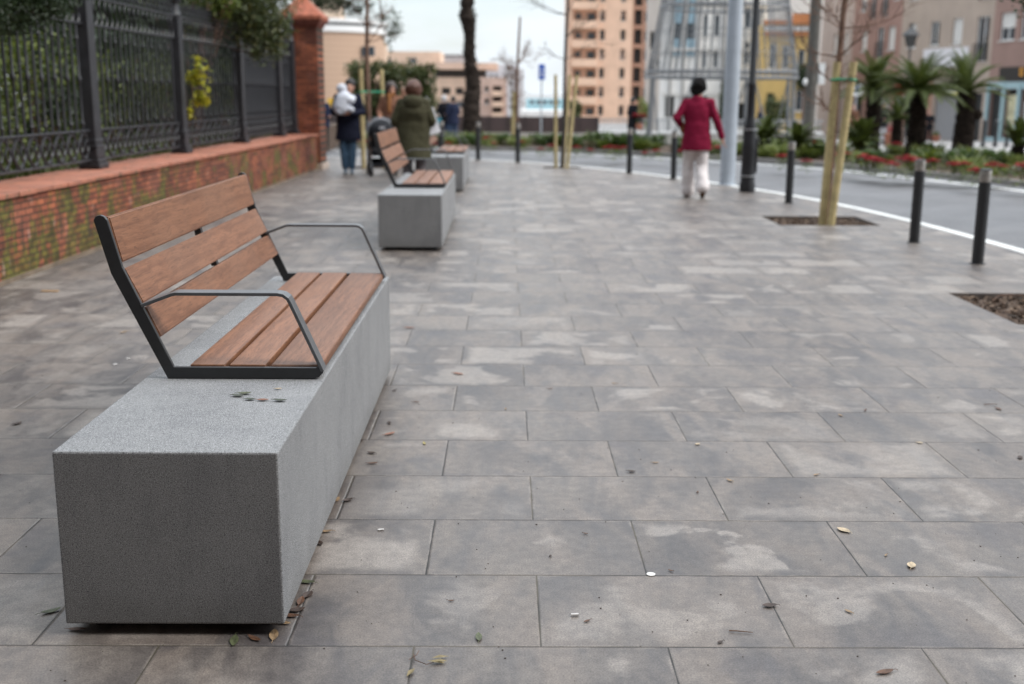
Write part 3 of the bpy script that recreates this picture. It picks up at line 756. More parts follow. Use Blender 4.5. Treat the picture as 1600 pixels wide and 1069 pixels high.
# pale flowers climbing on the fence top
t = thing('climbing_rose', 'straggling climber with pale pink flowers on top of the fence', 'climber', (-4.6, 17.0, .62)); cb = MB(); fl = MB(); tr = MB()
for px, py in ((292, 14), (300, 6), (318, 10), (330, 20), (345, 12), (352, 3), (312, 30), (338, 2), (360, 10), (322, 18), (232, 0), (285, 50), (347, 22)):
    q = atY(px, py, 17.0) - Vector((-4.6, 17.0, .62)); tr.tube([(0, 0, 0), (q.x * .3 + .05, 0, q.z * .5), q], [.012, .009, .004], 5)
    cloud(cb, [(q.x, q.y, q.z, .16, .16, .13)], 90, .07, .04, .1)
    if px % 4 != 2:
        for _ in range(9): fl.leaf(q + rdir() * .04, rdir(), Vector((0, 0, 1)), .05, .05)
cb.build('foliage', M_l_garden, t); fl.build('flowers', M_pink, t); tr.build('stems', M_bark, t)
# tree behind the pillar, drooping branches across the sky
base = Vector((-6.2, 27.5, .0)); t = thing('drooping_tree', 'grey green tree behind the pillar with branches drooping against the sky', 'tree', base)
bl = []
for (px, py, r) in ((498, 4, .36), (512, -8, .4), (530, 4, .30), (545, 6, .28), (560, 16, .22), (572, 30, .16), (578, 10, .15), (520, 10, .2), (612, 18, .22), (600, 28, .2), (618, 38, .22), (610, 52, .22), (622, 50, .15), (606, 66, .16), (612, 78, .11), (606, 88, .08), (560, -20, .5), (600, -40, .5), (480, -30, .6), (596, 12, .12)):
    q = atY(px, py, 26.0) - base; bl.append((q.x, q.y, q.z, r, r, r))
tr = MB(); tr.tube([(0, 0, 0), (.1, 0, 2.5), (.5, -.4, 4.6), (1.2, -.8, 5.6)], [.2, .16, .12, .07], 9)
tr.tube([(1.2, -.8, 5.6), (2.6, -1.3, 5.2), (3.4, -1.5, 4.0), (3.45, -1.5, 2.9)], [.06, .04, .025, .01], 7)
for b in bl[:8]: tr.tube([(1.0, -.7, 5.3), (b[0] * .7, b[1] * .9, b[2] + .6), b[:3]], [.03, .02, .008], 5)
tr.build('trunk', M_bark, t, smooth=True); cb = MB(); cloud(cb, bl, 9000, .085, .028, .15)
cb.build('crown', M_l_grey, t)
# branch entering at the upper right
base = Vector((10.4, 13.4, 0)); t = thing('street_tree', 'dark leafy tree reaching in at the upper right corner', 'tree', base); bl = []
for (px, py, r) in ((1600, -6, .22), (1588, 4, .14), (1580, 0, .11), (1590, 18, .10), (1592, 28, .06), (1606, 14, .13), (1620, -20, .35), (1570, -10, .10)):
    q = atY(px, py, 12.5) - base; bl.append((q.x, q.y, q.z, r, r, r))
bl += [(-1.2, 0, 3.6, .8, .9, .6), (0, 0, 4.2, 1.3, 1.3, 1.0)]
tr = MB(); tr.tube([(0, 0, 0), (0, 0, 2.4), (-.2, 0, 3.6)], [.13, .1, .06], 9)
for b in bl: tr.tube([(-.1, 0, 2.9), (b[0] * .6, 0, b[2] * .5 + 1.7), b[:3]], [.03, .02, .006], 5)
tr.build('trunk', M_bark, t, smooth=True); cb = MB(); cloud(cb, bl, 7000, .07, .03, .15); cb.build('crown', M_l_dark, t)

# unseen street tree added to shade the foreground; fallen leaves suggest one
for tx, ty, lb in ((-2.6, -2.0, 'unseen broad evergreen tree added right behind the camera to shade the foreground'),):
    t = thing('street_tree', lb, 'tree', (tx, ty, 0)); k = MB()
    k.tube([(0, 0, 0), (.05, 0, 1.2), (0, .1, 2.6), (.1, .2, 4.2)], [.24, .19, .16, .08], 12); bl = []
    for _ in range(34):
        a = random.uniform(0, 2 * PI); q = random.uniform(.2, 1.7); bl.append((q * math.cos(a), .2 + q * math.sin(a), random.uniform(3.3, 6.2), .9, .9, .8))
    for b in bl[::2]: k.tube([(0, .1, 2.4), (b[0] * .5, b[1] * .5, b[2] - .4), b[:3]], [.07, .04, .01], 6)
    k.build('trunk', M_bark, t, smooth=True); cb = MB(); cloud(cb, bl, 6000, .26, .16, .3); cb.build('crown', M_l_dark, t)

# ------------------------------------------------------------------ staked young trees
def twigs(mb, base, d, L, r, depth):
    pts = [Vector(base)]; dd = Vector(d).normalized()
    for i in range(5):
        dd = (dd + rdir() * .16 + Vector((0, 0, .05))).normalized(); pts.append(pts[-1] + dd * L / 5)
    mb.tube(pts, [r * (1 - .75 * i / 5) for i in range(6)], 5)
    if depth:
        for i in (2, 3, 4):
            for _ in range(1 + (random.random() < .5)):
                twigs(mb, pts[i], (dd + rdir() * .9), L * random.uniform(.4, .65), r * .5, depth - 1)
def young_tree(label, stl, base, H, r, stakes, sh, sr, brs, tie, mat=None, zb=-.04, lean=(0, 0)):
    t = thing('young_tree', label, 'tree', (base[0], base[1], zb)); tr = MB()
    pts = [(lean[0] * (z / H) + .012 * math.sin(z * 2.1), lean[1] * z / H + .012 * math.cos(z * 1.7), z) for z in [H * i / 14 for i in range(15)]]
    tr.tube(pts, [r * (1.15 - .55 * i / 14) for i in range(15)], 10); tr.build('trunk', mat or M_bark, t, smooth=True)
    bb = MB()
    for z, n, L in brs:
        for _ in range(n):
            a = random.uniform(0, 2 * PI); zz = z + random.uniform(-.15, .15)
            i = min(13, int(zz / H * 14)); p = Vector(pts[i])
            twigs(bb, p, (math.cos(a), math.sin(a), random.uniform(.1, .9)), L * random.uniform(.6, 1.1), r * .28, 2)
    if brs: bb.build('branches', mat or M_bark, t, smooth=True)
    s = thing('tree_stakes', stl, 'stakes', (base[0], base[1], zb))
    for (x0, y0, x1, y1) in stakes:
        k = MB(); k.tube([(x0, y0, 0), (x0 + (x1 - x0) * .5, y0 + (y1 - y0) * .5, sh * .5), (x1, y1, sh)], [sr, sr * .98, sr * .95], 12)
        k.build('stake', M_stake, s, smooth=True)
    if tie:
        k = MB(); cxs = [q for q in stakes]; z = tie; f = z / sh
        P = [(q[0] + (q[2] - q[0]) * f, q[1] + (q[3] - q[1]) * f) for q in cxs] 
        for a, b in zip(P, P[1:] + P[:1]):
            k.tube([(a[0], a[1] - sr, z), (b[0], b[1] - sr, z + .01)], .012, 6)
        for a in P: k.tube([(a[0] + (sr + .006) * math.cos(q), a[1] + (sr + .006) * math.sin(q), z) for q in [i * PI / 6 for i in range(13)]], .012, 6)
        k.build('tie', plain('green_tie', (0.02, 0.32, 0.17), 0.5), s)
    return t
random.seed(21)
# right-hand tree with two thick stakes
bx, by = 3.83, 13.55
young_tree('bare reddish twigged young tree in the square pit behind the front bollards', 'two thick yellowish stakes with a green tie in the large square pit', (bx, by), 4.6, .038,
           [(-.045, -.06, .02, -.02), (.035, -.14, .19, -.1)], 1.92, .046,
           [(1.7, 3, .45), (1.95, 3, .5), (2.2, 3, .6), (2.5, 4, .7), (2.8, 4, .8), (3.2, 5, .9), (3.7, 5, .9)], 1.72, lean=(.14, .05))
young_tree('slim bare young tree with dark trunk between three stakes on the far paving', 'three slanting yellowish stakes round the dark slim trunk on the far paving', (1.18, 23.8), 6.2, .035,
           [(-.13, -.05, -.16, -.02), (.10, -.1, .27, -.1), (.03, .15, .14, .2)], 1.92, .036,
           [(2.2, 1, .7), (2.6, 2, .9), (3.0, 2, 1.1), (3.5, 3, 1.2), (4.2, 4, 1.2), (4.8, 4, 1.1)], 0, mat=plain('dark_bark', (0.06, 0.05, 0.045), 0.9, 0.3, 12), lean=(.12, 0))
bt = at(583, 262, 0)
young_tree('thin trunked young tree between the man with the baby and the pushchair', 'pair of stakes with a green tie behind the man with the baby', (-2.78, 23.4), 5.0, .045,
           [(-.1, -.1, -.12, -.1), (.3, .2, .26, .2)], 2.0, .045, [(2.8, 3, .5), (3.2, 4, .6), (3.6, 4, .7)], 1.55, lean=(.03, 0))
q = at(803, 210, -.0); y4 = 40.0
p4 = atY(803, 205, 40.0)
t = young_tree('small bare young tree in the flower bed in front of the brown wall', 'short single stake beside the bare tree in the flower bed', (p4.x, 34.0), 3.6, .05,
           [(-.08, 0, -.05, 0)], 1.5, .06, [(1.3, 4, .6), (1.6, 5, .8), (2.0, 6, .8), (2.4, 6, .7)], 0, lean=(.1, 0), zb=.06)

# ------------------------------------------------------------------ bollards
def bollard():
    b = thing('bollard', 'x', 'bollard', (0, 0, 0), 0, 'bollards along the road edge')
    MB().lathe([(.0535, .0), (.0535, .742), (.050, .745)], 0, 0, 24).build('post', M_metal, b, smooth=True)
    MB().lathe([(.052, .746), (.052, .842), (.050, .848)], 0, 0, 24).build('steel_band', plain('brushed_steel', (0.42, 0.39, 0.36), 0.38, 0.3, 14, metal=0.85), b, smooth=True)
    MB().lathe([(.0535, .849), (.0535, .858), (.03, .862)], 0, 0, 24).build('cap', M_metal, b, smooth=True)
    MB().lathe([(.075, .001), (.075, .006), (.055, .008)], 0, 0, 24).build('base_ring', M_metal, b, smooth=True)
    return b
b0 = bollard()
BL = [((1527, 412), 'nearest bollard, dark grey with a steel band, at the right edge of the paving'),
      ((1428, 379), 'second nearest bollard with a steel band, in front of the white road line'),
      ((1232, 317), 'dark bollard with steel band between the black lamp post and the staked tree'),
      ((1052, 280), 'dark bollard just left of the woman in the burgundy jacket'),
      ((983, 271), 'dark bollard in front of the person holding red flowers'),
      ((809, 254), 'dark bollard between the palm trunk and the three staked tree'),
      ((747, 250), 'dark bollard in front of the palm trunk'),
      ((690, 247), 'dark bollard behind the backrest of the farthest bench')]
for i, (p, lb) in enumerate(BL):
    q = at(*p); o = b0 if i == 0 else dup(b0)
    o.location = (q.x, q.y, 0); o['label'] = lb
for i, (px, lb) in enumerate(((1538, 'black post left of the pair in front of the pale blue shopfront'), (1557, 'black post in the middle in front of the pale blue shopfront'), (1575, 'black post at the right in front of the pale blue shopfront'))):
    q = atY(px, 200, 43); t = thing('black_post', lb, 'bollard', (q.x, 43, gz(43) + .004), 0, 'black posts before the shop')
    MB().lathe([(.09, 0), (.09, .1), (.065, .14), (.065, .85), (.085, .88), (.07, .98), (.02, 1.03)], 0, 0, 12).build('shaft', M_black, t, smooth=True)

# ------------------------------------------------------------------ poles and lamps
q = at(1136, 289); t = thing('light_column', 'thick pale grey lighting column beside the walking woman', 'pole', (q.x, q.y, 0))
M_pg = plain('pale_grey_paint', (0.38, 0.42, 0.47), 0.4, 0.06)
MB().lathe([(.128, .002), (.126, 2), (.118, 4), (.1, 8), (.08, 9)], .0, 0, 28).build('shaft', M_pg, t, smooth=True)
MB().lathe([(.155, .001), (.155, .012), (.132, .02)], 0, 0, 28).build('base_flange', M_pg, t, smooth=True)
k = MB(); k.box(-.1, .1, .38, .98, 8.93, 9.02); k.tube([(0, 0, 8.97), (0, .4, 8.97)], .04, 10); k.build('lamp_head', M_pg, t, bevel=.02)
q = at(1166, 300); t = thing('lamp_post', 'slim black lamp post with a thicker strapped base right of the grey column', 'lamp post', (q.x + .01, q.y, 0))
MB().lathe([(.12, .001), (.125, .12), (.112, .16), (.108, .62), (.118, .68), (.108, .74), (.105, .98), (.075, 1.1), (.062, 1.18), (.058, 1.6), (.066, 1.62), (.066, 1.68), (.055, 1.7), (.048, 5.6)], 0, 0, 22).build('shaft', M_black, t, smooth=True)
k = MB()
for z in (.24, .96): MB().lathe([(.119, z), (.121, z + .012), (.119, z + .024)], 0, 0, 22).build('steel_strap', plain('galvanised_strap', (0.35, 0.36, 0.37), 0.4, 0.1, metal=.7), t, smooth=True)
MB().box(.05, .13, -.06, .06, .3, .85).build('service_box', M_black, t, bevel=.01)
k = MB(); k.lathe([(.09, 5.6), (.16, 5.8), (.2, 6.1), (.05, 6.25)], 0, 0, 8); k.build('lantern', M_black, t)
q0 = atY(1262, 218, 34.0); t = thing('utility_pole', 'grey brown utility pole rising behind the staked tree', 'pole', (q0.x, 34.0, -.08))
MB().lathe([(.17, 0), (.165, 3), (.15, 9)], 0, 0, 16).build('shaft', plain('weathered_pole', (0.095, 0.088, 0.078), 0.8, 0.2), t, smooth=True)
MB().ell((-.2, -.1, 1.96), (.07, .07, .11), 12, 8).build('meter_dome', M_white, t, smooth=True)
MB().box(.18, .36, -.12, .05, 1.9, 2.5).build('notice_plate', M_white, t)
k = MB()
for a in range(5): k.tube([(0, 0, 5.6 - a * .3), (2.2 + a * .3, 3, 5.2 + a * .2), (6, 9, 6.2)], .012, 4)
k.build('cable', M_black, t)
# lantern on a post in front of the beige building
q0 = atY(1413, 190, 52.0); t = thing('lantern_post', 'small black street lantern on a slim post in front of the beige building', 'lamp post', (q0.x, 52, gz(52)))
MB().lathe([(.12, 0), (.08, .5), (.05, .6), (.045, 4.25)], 0, 0, 10).build('shaft', M_iron, t, smooth=True)
k = MB(); k.lathe([(.10, 4.25), (.2, 4.3), (.3, 4.72), (.32, 4.74)], 0, 0, 6); k.build('lamp_glass', plain('smoked_lamp_glass', (.04, .04, .04), 0.2), t)
MB().lathe([(.42, 4.75), (.38, 4.8), (.12, 5.05), (.06, 5.1), (.03, 5.3)], 0, 0, 6).build('lamp_roof', M_black, t)

# signs
def sign_pole(name, label, px, Y, ztop, build):
    q = atY(px, 150, Y); t = thing(name, label, 'sign', (q.x, Y, gz(Y)))
    MB().lathe([(.032, 0), (.032, ztop)], 0, 0, 8).build('post', plain('galvanised_steel', (0.36, 0.38, 0.4), 0.45, 0.1), t, smooth=True)
    build(t); return t
def blue(t):
    z0 = CAMH - gz(48) + (146.5 - 126) / 36.9; z1 = CAMH - gz(48) + (146.5 - 103) / 36.9
    MB().box(-.13, .13, -.06, -.035, z0, z1).build('panel', plain('sign_blue', (0.02, 0.09, 0.42), 0.4, .05), t, bevel=.008)
    k = MB(); k.tube([(0, -.064, z0 + .10), (0, -.064, z0 + .30)], .022, 6); k.box(-.06, .06, -.068, -.061, z0 + .22, z0 + .26); k.ell((0, -.064, z0 + .40), (.045, .012, .045), 10, 6)
    k.build('white_symbol', M_white, t)
sign_pole('road_sign', 'narrow blue sign with a white symbol on a slim pole before the brown wall', 846, 48, 2.95, blue)
def noentry(t):
    z = CAMH - gz(55) + (149 - 140) / 32.2
    k = MB(); k.tube([(0, -.05, z), (0, -.035, z)], .29, 24); k.build('disc', plain('sign_red', (0.55, 0.02, 0.03), 0.4, .05), t)
    MB().box(-.2, .2, -.056, -.0505, z - .05, z + .05).build('white_bar', M_white, t)
sign_pole('no_entry_sign', 'round red no entry sign with a white bar between the cycads', 1405, 55, 2.4, noentry)
def rnd(t):
    z = CAMH - gz(53) + (149 - 140) / 33.4
    MB().tube([(0, -.05, z), (0, -.035, z)], .30, 24).build('disc', M_white, t)
    k = MB(); k.tube([(0, -.058, z - .14), (0, -.058, z + .1)], .04, 8); k.ell((0, -.056, z + .16), (.05, .01, .05), 8, 6); k.tube([(-.1, -.058, z), (.1, -.058, z)], .03, 6)
    k.build('blue_symbol', plain('symbol_blue', (.05, .12, .35), .5), t)
sign_pole('round_sign', 'round white sign with a blue symbol behind the leftmost big cycad', 1338, 53, 2.4, rnd)

# ------------------------------------------------------------------ cycads and palm
def frond(mb, base, az, el, L, nleaf=46, lw=.014, ll=.16, droop=1.0):
    p = Vector(base); d = Vector((math.cos(az) * math.cos(el), math.sin(az) * math.cos(el), math.sin(el))); droop *= .75; pts = [p.copy()]
    N = 12
    for i in range(N):
        d = (d + Vector((0, 0, -.09 * droop * (1 + i * .05)))).normalized(); p = p + d * (L / N); pts.append(p.copy())
    mb.tube(pts, [.012 * (1 - .8 * i / N) for i in range(N + 1)], 4)
    for j in range(nleaf):
        t = .08 + .92 * j / nleaf; i = min(N - 1, int(t * N)); f = t * N - i
        q = pts[i].lerp(pts[i + 1], f); dd = (pts[i + 1] - pts[i]).normalized()
        side = dd.cross(Vector((0, 0, 1))).normalized(); up = side.cross(dd)
        l = ll * (math.sin(PI * min(1, t * .9 + .12)) ** .6 + .05)
        for s in (-1, 1):
            e = q + (side * s * .75 + dd * .55 + up * .3).normalized() * l
            w_ = dd * lw
            mb.add([q - w_, q + w_, e], ((0, 1, 2),))
def cycad(name, label, base, h, r, nf, L, seed, group, bulge=None, ll=.16, el0=.15, lw=.014):
    random.seed(seed); t = thing(name, label, 'cycad', base, 0, group)
    tr = MB(); n = 16; pr = []
    m = max(4, int(h / .05))
    rings = [(0.04 * math.sin(3 * i / m), 0, h * i / m, r * (1.1 - .25 * i / m) * (1 + .10 * (i % 2)), r * (1.1 - .25 * i / m) * (1 + .10 * (i % 2))) for i in range(m + 1)]
    tr.rings(rings, n)
    for i in range(int(h * 160)):
        a = random.uniform(0, 2 * PI); z = random.uniform(0.02, h); rr = r * (1.1 - .25 * z / h) * .95
        M = Matrix.Translation((rr * math.cos(a) + .03, rr * math.sin(a), z)) @ Euler((0, 0, a)).to_matrix().to_4x4() @ Euler((0, -.6, 0)).to_matrix().to_4x4()
        tr.box(0, .05, -.025, .025, -.012, .012, M)
    if bulge: tr.ell(bulge[:3], (bulge[3],) * 3, 12, 8)
    tr.build('trunk', M_cycbark, t)
    for _ in range(nf):
        fb = MB(); u = random.random()
        frond(fb, (random.uniform(-.05, .05), random.uniform(-.05, .05), h + random.uniform(-.05, .04)), random.uniform(0, 2 * PI), el0 + 1.15 * u, L * random.uniform(.8, 1.1) * (1 - .15 * u), ll=ll, lw=lw)
        fb.build('frond', M_frond, t)
    return t
G = 'large cycads in the median'
def cyc_at(px, Y): q = atY(px, 200, Y); return (q.x, Y, .06)
cycad('cycad', 'large cycad with straight dark trunk, leftmost of the three tall ones', cyc_at(1361, 30.5), 1.62, .19, 62, 1.35, 3, G, ll=.18, el0=.12, lw=.012)
cycad('cycad', 'large cycad with the thickest trunk, middle of the three tall ones', cyc_at(1430, 26.5), 1.52, .19, 62, 1.3, 4, G, ll=.18, el0=.12, lw=.012)
cycad('cycad', 'large cycad with a knobbly leaning trunk, rightmost of the three tall ones', cyc_at(1505, 28.5), 1.52, .23, 54, 1.3, 6, G, bulge=(.28, -.08, 1.0, .14), ll=.17, el0=.3, lw=.012)
G = 'small cycads in the median'
cycad('small_cycad', 'small low cycad between the black lamp post and the utility pole', cyc_at(1195, 27.6), .38, .12, 26, .75, 8, G, ll=.13, el0=.35, lw=.018)
cycad('small_cycad', 'small low cycad just right of the bollard by the lamp post', cyc_at(1247, 27.0), .30, .12, 24, .72, 9, G, ll=.13, el0=.4, lw=.018)
cycad('small_cycad', 'small bushy cycad at the foot of the leftmost tall cycad', cyc_at(1347, 26.0), .30, .14, 34, .8, 10, G, ll=.14, el0=.4, lw=.02)
cycad('small_cycad', 'small cycad at the right edge before the pale blue shopfront', cyc_at(1592, 24.2), .42, .13, 26, .7, 12, G, ll=.13, el0=.4, lw=.018)
cycad('small_cycad', 'small dark cycad half hidden between two tall cycad trunks', cyc_at(1400, 31.5), .8, .12, 24, .7, 14, G, ll=.12, el0=.3, lw=.018)
# tall trunk left of centre
random.seed(31); q = atY(733, 200, 38.5); t = thing('palm_tree', 'tall dark rough palm trunk rising out of the flower bed', 'palm tree', (q.x, 38.5, -.1))
rs = []; N = 60
for i in range(N + 1):
    z = 9.5 * i / N; r = .36 - .175 * min(1, z / 2.8) + (.11 * math.exp(-((z - 3.95) / .16) ** 2)) + random.uniform(-.022, .022)
    if z < .5: r += (.5 - z) * .22
    rs.append((-.02 * z + .09 * math.sin(z * 1.1) + .03 * math.sin(z * 4) + (.06 * z if z > 1 else .06) * .55, 0, z, r, r))
k = MB().rings(rs, 14)
for i in range(520):
    z = random.uniform(.1, 9.3); a = random.uniform(0, 2 * PI); r_ = rs[int(z / 9.5 * N)]
    M = Matrix.Translation((r_[0] + r_[3] * .93 * math.cos(a), r_[3] * .93 * math.sin(a), z)) @ Euler((0, -.7, a)).to_matrix().to_4x4()
    k.box(0, .045, -.07, .07, -.03, .02, M)
k.build('trunk', M_palmbark, t)
for i in range(26):
    fb = MB(); frond(fb, (rs[-1][0], 0, 9.5), random.uniform(0, 6.28), random.uniform(-.2, 1.2), 2.8, 40, .03, .45, 1.2); fb.build('frond', M_frond, t)

# ------------------------------------------------------------------ flower bed planting
random.seed(77)
def poin():
    t = thing('poinsettia', 'red poinsettia among low plants in the median bed', 'flower', (0, 0, 0), 0, 'poinsettias in the median bed')
    g = MB(); rd = MB()
    for _ in range(70):
        a = random.uniform(0, 6.28); q = random.uniform(0, .16); p = Vector((q * math.cos(a), q * math.sin(a), random.uniform(.05, .27)))
        g.leaf(p, (math.cos(a), math.sin(a), random.uniform(-.2, .6)), Vector((0, 0, 1)), .10, .05)
    for _ in range(9):
        a = random.uniform(0, 6.28); q = random.uniform(.02, .17); c = Vector((q * math.cos(a), q * math.sin(a), random.uniform(.27, .34)))
        for j in range(9): rd.leaf(c, (math.cos(j * .7), math.sin(j * .7), random.uniform(-.1, .5)), Vector((0, 0, 1)), .085, .045)
    g.build('leaves', M_l_garden, t); rd.build('bracts', M_red, t); return t
ps = poin()
PO = [(701, 219), (762, 216), (797, 188), (855, 210), (815, 223), (845, 227), (861, 225), (899, 229), (921, 228), (953, 231), (962, 230), (977, 229), (1009, 232), (1027, 232), (1061, 236), (1120, 231), (1224, 243), (1261, 246), (1274, 223), (1319, 246), (1348, 251), (1363, 253), (1370, 252), (1392, 257), (1399, 230), (1418, 254), (1426, 256), (1458, 256), (1494, 259), (1504, 259), (1523, 266), (1554, 260), (1564, 259), (1597, 269), (561, 216), (572, 219), (540, 219), (680, 222), (770, 218), (1440, 231)]
for i, (px, py) in enumerate(PO):
    q = at(px, py, .36); o = ps if i == 0 else dup(ps)
    o.location = (q.x, q.y, .06); o.rotation_euler = (0, 0, random.uniform(0, 6)); o.scale = (random.uniform(.7, 1.05) * (1.3 if px > 1300 else 1),) * 3
def low(name, seed, mat, h, r, L, W, n):
    random.seed(seed); t = thing(name, 'low green clump of leaves planted in the median bed', 'plant', (0, 0, 0), 0, 'low plants in the median bed'); k = MB()
    for _ in range(n):
        a = random.uniform(0, 6.28); q = r * math.sqrt(random.random()) * .8
        k.leaf((q * math.cos(a), q * math.sin(a), random.uniform(0, h * .6)), (math.cos(a) * .6, math.sin(a) * .6, random.uniform(.2, 1.2)), Vector((0, 0, 1)), L * random.uniform(.6, 1.2), W)
    k.build('foliage', mat, t); return t
M_l_lime = leafmat('lime_leaves', [(0.13, 0.17, 0.035), (0.20, 0.23, 0.055), (0.10, 0.13, 0.04)])
M_l_fresh = leafmat('fresh_green_leaves', [(0.04, 0.075, 0.016), (0.07, 0.11, 0.026), (0.04, 0.065, 0.018)])
M_l_brown = leafmat('brown_green_leaves', [(0.10, 0.085, 0.05), (0.07, 0.075, 0.035), (0.16, 0.11, 0.07)])
lows = [low('low_plant', 1, M_l_fresh, .4, .28, .22, .05, 190), low('low_plant', 2, M_l_lime, .3, .28, .2, .03, 200), low('low_plant', 3, M_l_garden, .3, .24, .14, .05, 200), low('low_plant', 4, M_l_brown, .2, .25, .12, .04, 170)]
used = set(); cnt = 0; random.seed(99)
def inbed(i0, f, t):
    a = kerbB; b = backP
    ia = f * (len(a) - 1); ib = f * (len(b) - 1)
    pa = a[int(ia)]; pb = b[int(ib)]
    return pa.lerp(pb, t)
for _ in range(900):
    if cnt >= 150: break
    f = random.uniform(.15, .92); t_ = random.uniform(.06, .95) ** 1.2; p = inbed(0, f, t_)
    c = CR.transposed() @ Vector((p.x, p.y, -CAMH)); px = 800 + FPX * c.x / -c.z
    if px < 490 or px > 1640: continue
    s = lows[random.choice((0, 1, 1, 2, 2, 3, 3, 0))]
    o = s if s.name not in used else dup(s); used.add(s.name)
    o.location = (p.x, p.y, .06); o.rotation_euler = (0, 0, random.uniform(0, 6)); o.scale = (random.uniform(.7, 1.25),) * 3; cnt += 1
# ------------------------------------------------------------------ buildings
def panel(mb, W, z0, z1, ops, depth=.22, x0=0.0):
    """wall face in the local XZ plane (y=0, outside towards -y) with real openings and reveals"""
    xs = sorted({x0, x0 + W} | {v for o in ops for v in o[:2]}); zs = sorted({z0, z1} | {v for o in ops for v in o[2:4]})
    xs = [x for x in xs if x0 <= x <= x0 + W]; zs = [z for z in zs if z0 <= z <= z1]
    for i in range(len(xs) - 1):
        for j in range(len(zs) - 1):
            cx, cz = (xs[i] + xs[i + 1]) / 2, (zs[j] + zs[j + 1]) / 2
            if any(o[0] < cx < o[1] and o[2] < cz < o[3] for o in ops): continue
            mb.add([(xs[i], 0, zs[j]), (xs[i + 1], 0, zs[j]), (xs[i + 1], 0, zs[j + 1]), (xs[i], 0, zs[j + 1])], ((0, 1, 2, 3),))
    for a, b, c, d in [o[:4] for o in ops]:
        mb.add([(a, 0, c), (b, 0, c), (b, 0, d), (a, 0, d), (a, depth, c), (b, depth, c), (b, depth, d), (a, depth, d)],
               ((0, 1, 5, 4), (1, 2, 6, 5), (2, 3, 7, 6), (3, 0, 4, 7)))
def building(name, label, p0, p1, z0, z1, ops, mat, back=10.0, depth=.22, roof=None, ftype=None, fm=None, zb=None):
    """p0,p1: left and right ends of the facade seen from outside; ops: (x0,x1,z0,z1,kind)"""
    p0 = Vector(p0); p1 = Vector(p1); d = p1 - p0; W = d.length; ang = math.atan2(d.y, d.x)
    b = thing(name, label, 'building', (p0.x, p0.y, z0), ang)
    H = z1 - z0; mb = MB(); panel(mb, W, 0, H, ops, depth)
    mb.add([(0, 0, 0), (0, back, 0), (0, back, H), (0, 0, H)], ((0, 3, 2, 1),)); mb.add([(W, 0, 0), (W, back, 0), (W, back, H), (W, 0, H)], ((0, 1, 2, 3),))
    mb.add([(0, 0, H), (W, 0, H), (W, back, H), (0, back, H)], ((0, 1, 2, 3),)); mb.add([(0, back, 0), (W, back, 0), (W, back, H), (0, back, H)], ((1, 0, 3, 2),))
    mb.build('wall', mat, b)
    for o in ops:
        a, b_, c, d_ = o[:4]; kd = o[4] if len(o) > 4 else 'win'; w_ = b_ - a; f = MB(); t = .07 if kd != 'far' else .05; y = depth - .06
        w_, h_ = b_ - a, d_ - c
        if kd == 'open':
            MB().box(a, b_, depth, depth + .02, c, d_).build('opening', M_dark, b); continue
        if kd == 'loggia':
            MB().box(a, b_, depth, depth + .02, c, d_).build('loggia_wall', mat, b)
            MB().box(a + w_ * .62 if True else a, b_ - .25, depth - .05, depth - .003, c, d_ - .3).build('balcony_door', M_glass, b); MB().box(a + .5, a + w_ * .36, depth - .05, depth - .003, c + .3, d_ - .35).build('balcony_door', M_glass, b)
            continue
        if kd == 'shutter':
            MB().box(a, b_, y, y + .05, c, d_).build('roller_shutter', M_shut, b); continue
        f.box(a, a + t, y - .04, y + .06, c, d_); f.box(b_ - t, b_, y - .04, y + .06, c, d_); f.box(a + t, b_ - t, y - .04, y + .06, c, c + t); f.box(a + t, b_ - t, y - .04, y + .06, d_ - t, d_)
        if w_ > .8: f.box((a + b_) / 2 - t / 2, (a + b_) / 2 + t / 2, y - .035, y + .055, c + t, d_ - t)
        win = f.build('window', fm or M_white, b)
        MB().box(a + t, b_ - t, y + .01, y + .03, c + t, d_ - t).build('pane', M_glass, win)
        if kd in ('half', 'blind'):
            zz = d_ - t - (h_ - 2 * t) * (.55 if kd == 'half' else .97)
            MB().box(a + t, b_ - t, y - .02, y + .005, zz, d_ - t).build('blind', M_blind, win)
        if kd == 'door' or kd == 'rail':
            r = MB(); hh = min(1.05, h_ * .5)
            r.box(a - .08, b_ + .08, -.14, -.11, c + hh, c + hh + .04); r.box(a - .08, b_ + .08, -.14, -.11, c + .03, c + .07)
            nn = int((w_ + .1) / .11)
            for i in range(nn + 1): xx = a - .07 + i * (w_ + .14) / nn; r.box(xx - .012, xx + .012, -.135, -.115, c + .07, c + hh)
            r.box(a - .08, a - .05, -.14, 0, c + .03, c + .06); r.box(b_ + .05, b_ + .08, -.14, 0, c + .03, c + .06)
            r.build('railing', M_metal, win)
        elif kd != 'far':
            MB().box(a - .06, b_ + .06, -.06, depth - .1, c - .07, c - .004).build('sill', M_blind, win)
    return b
M_shut = small_paver_mat('shutter_grid', (0.32, 0.32, 0.33), (0.30, 0.30, 0.31), .2, .1, .4)
k = NT('shutter_slats'); v = k.obj(); z = k.xyz(v)[2]; c = k.mix(k.mr(k.math('FRACT', k.math('MULTIPLY', z, 9)), .1, .3), (.10, .10, .11), (.30, .30, .31)); M_shut = k.fin(c, .5)
def fac(name, col, rough=.85, var=.08, scale=.6): return plain(name, col, rough, var, scale, bump=.1)
# right-hand row: facade line recedes to the left
F0 = Vector((29.5, 70.0)); Fd = Vector((-.177, 1.0)).normalized()
def fp(t): q = F0 + Vector((-.177, 1.0)) * t; return (q.x, q.y)
def t_of(px):
    k_ = (px - 790) / FPX; return (29.5 - 70 * k_) / (.177 + k_)
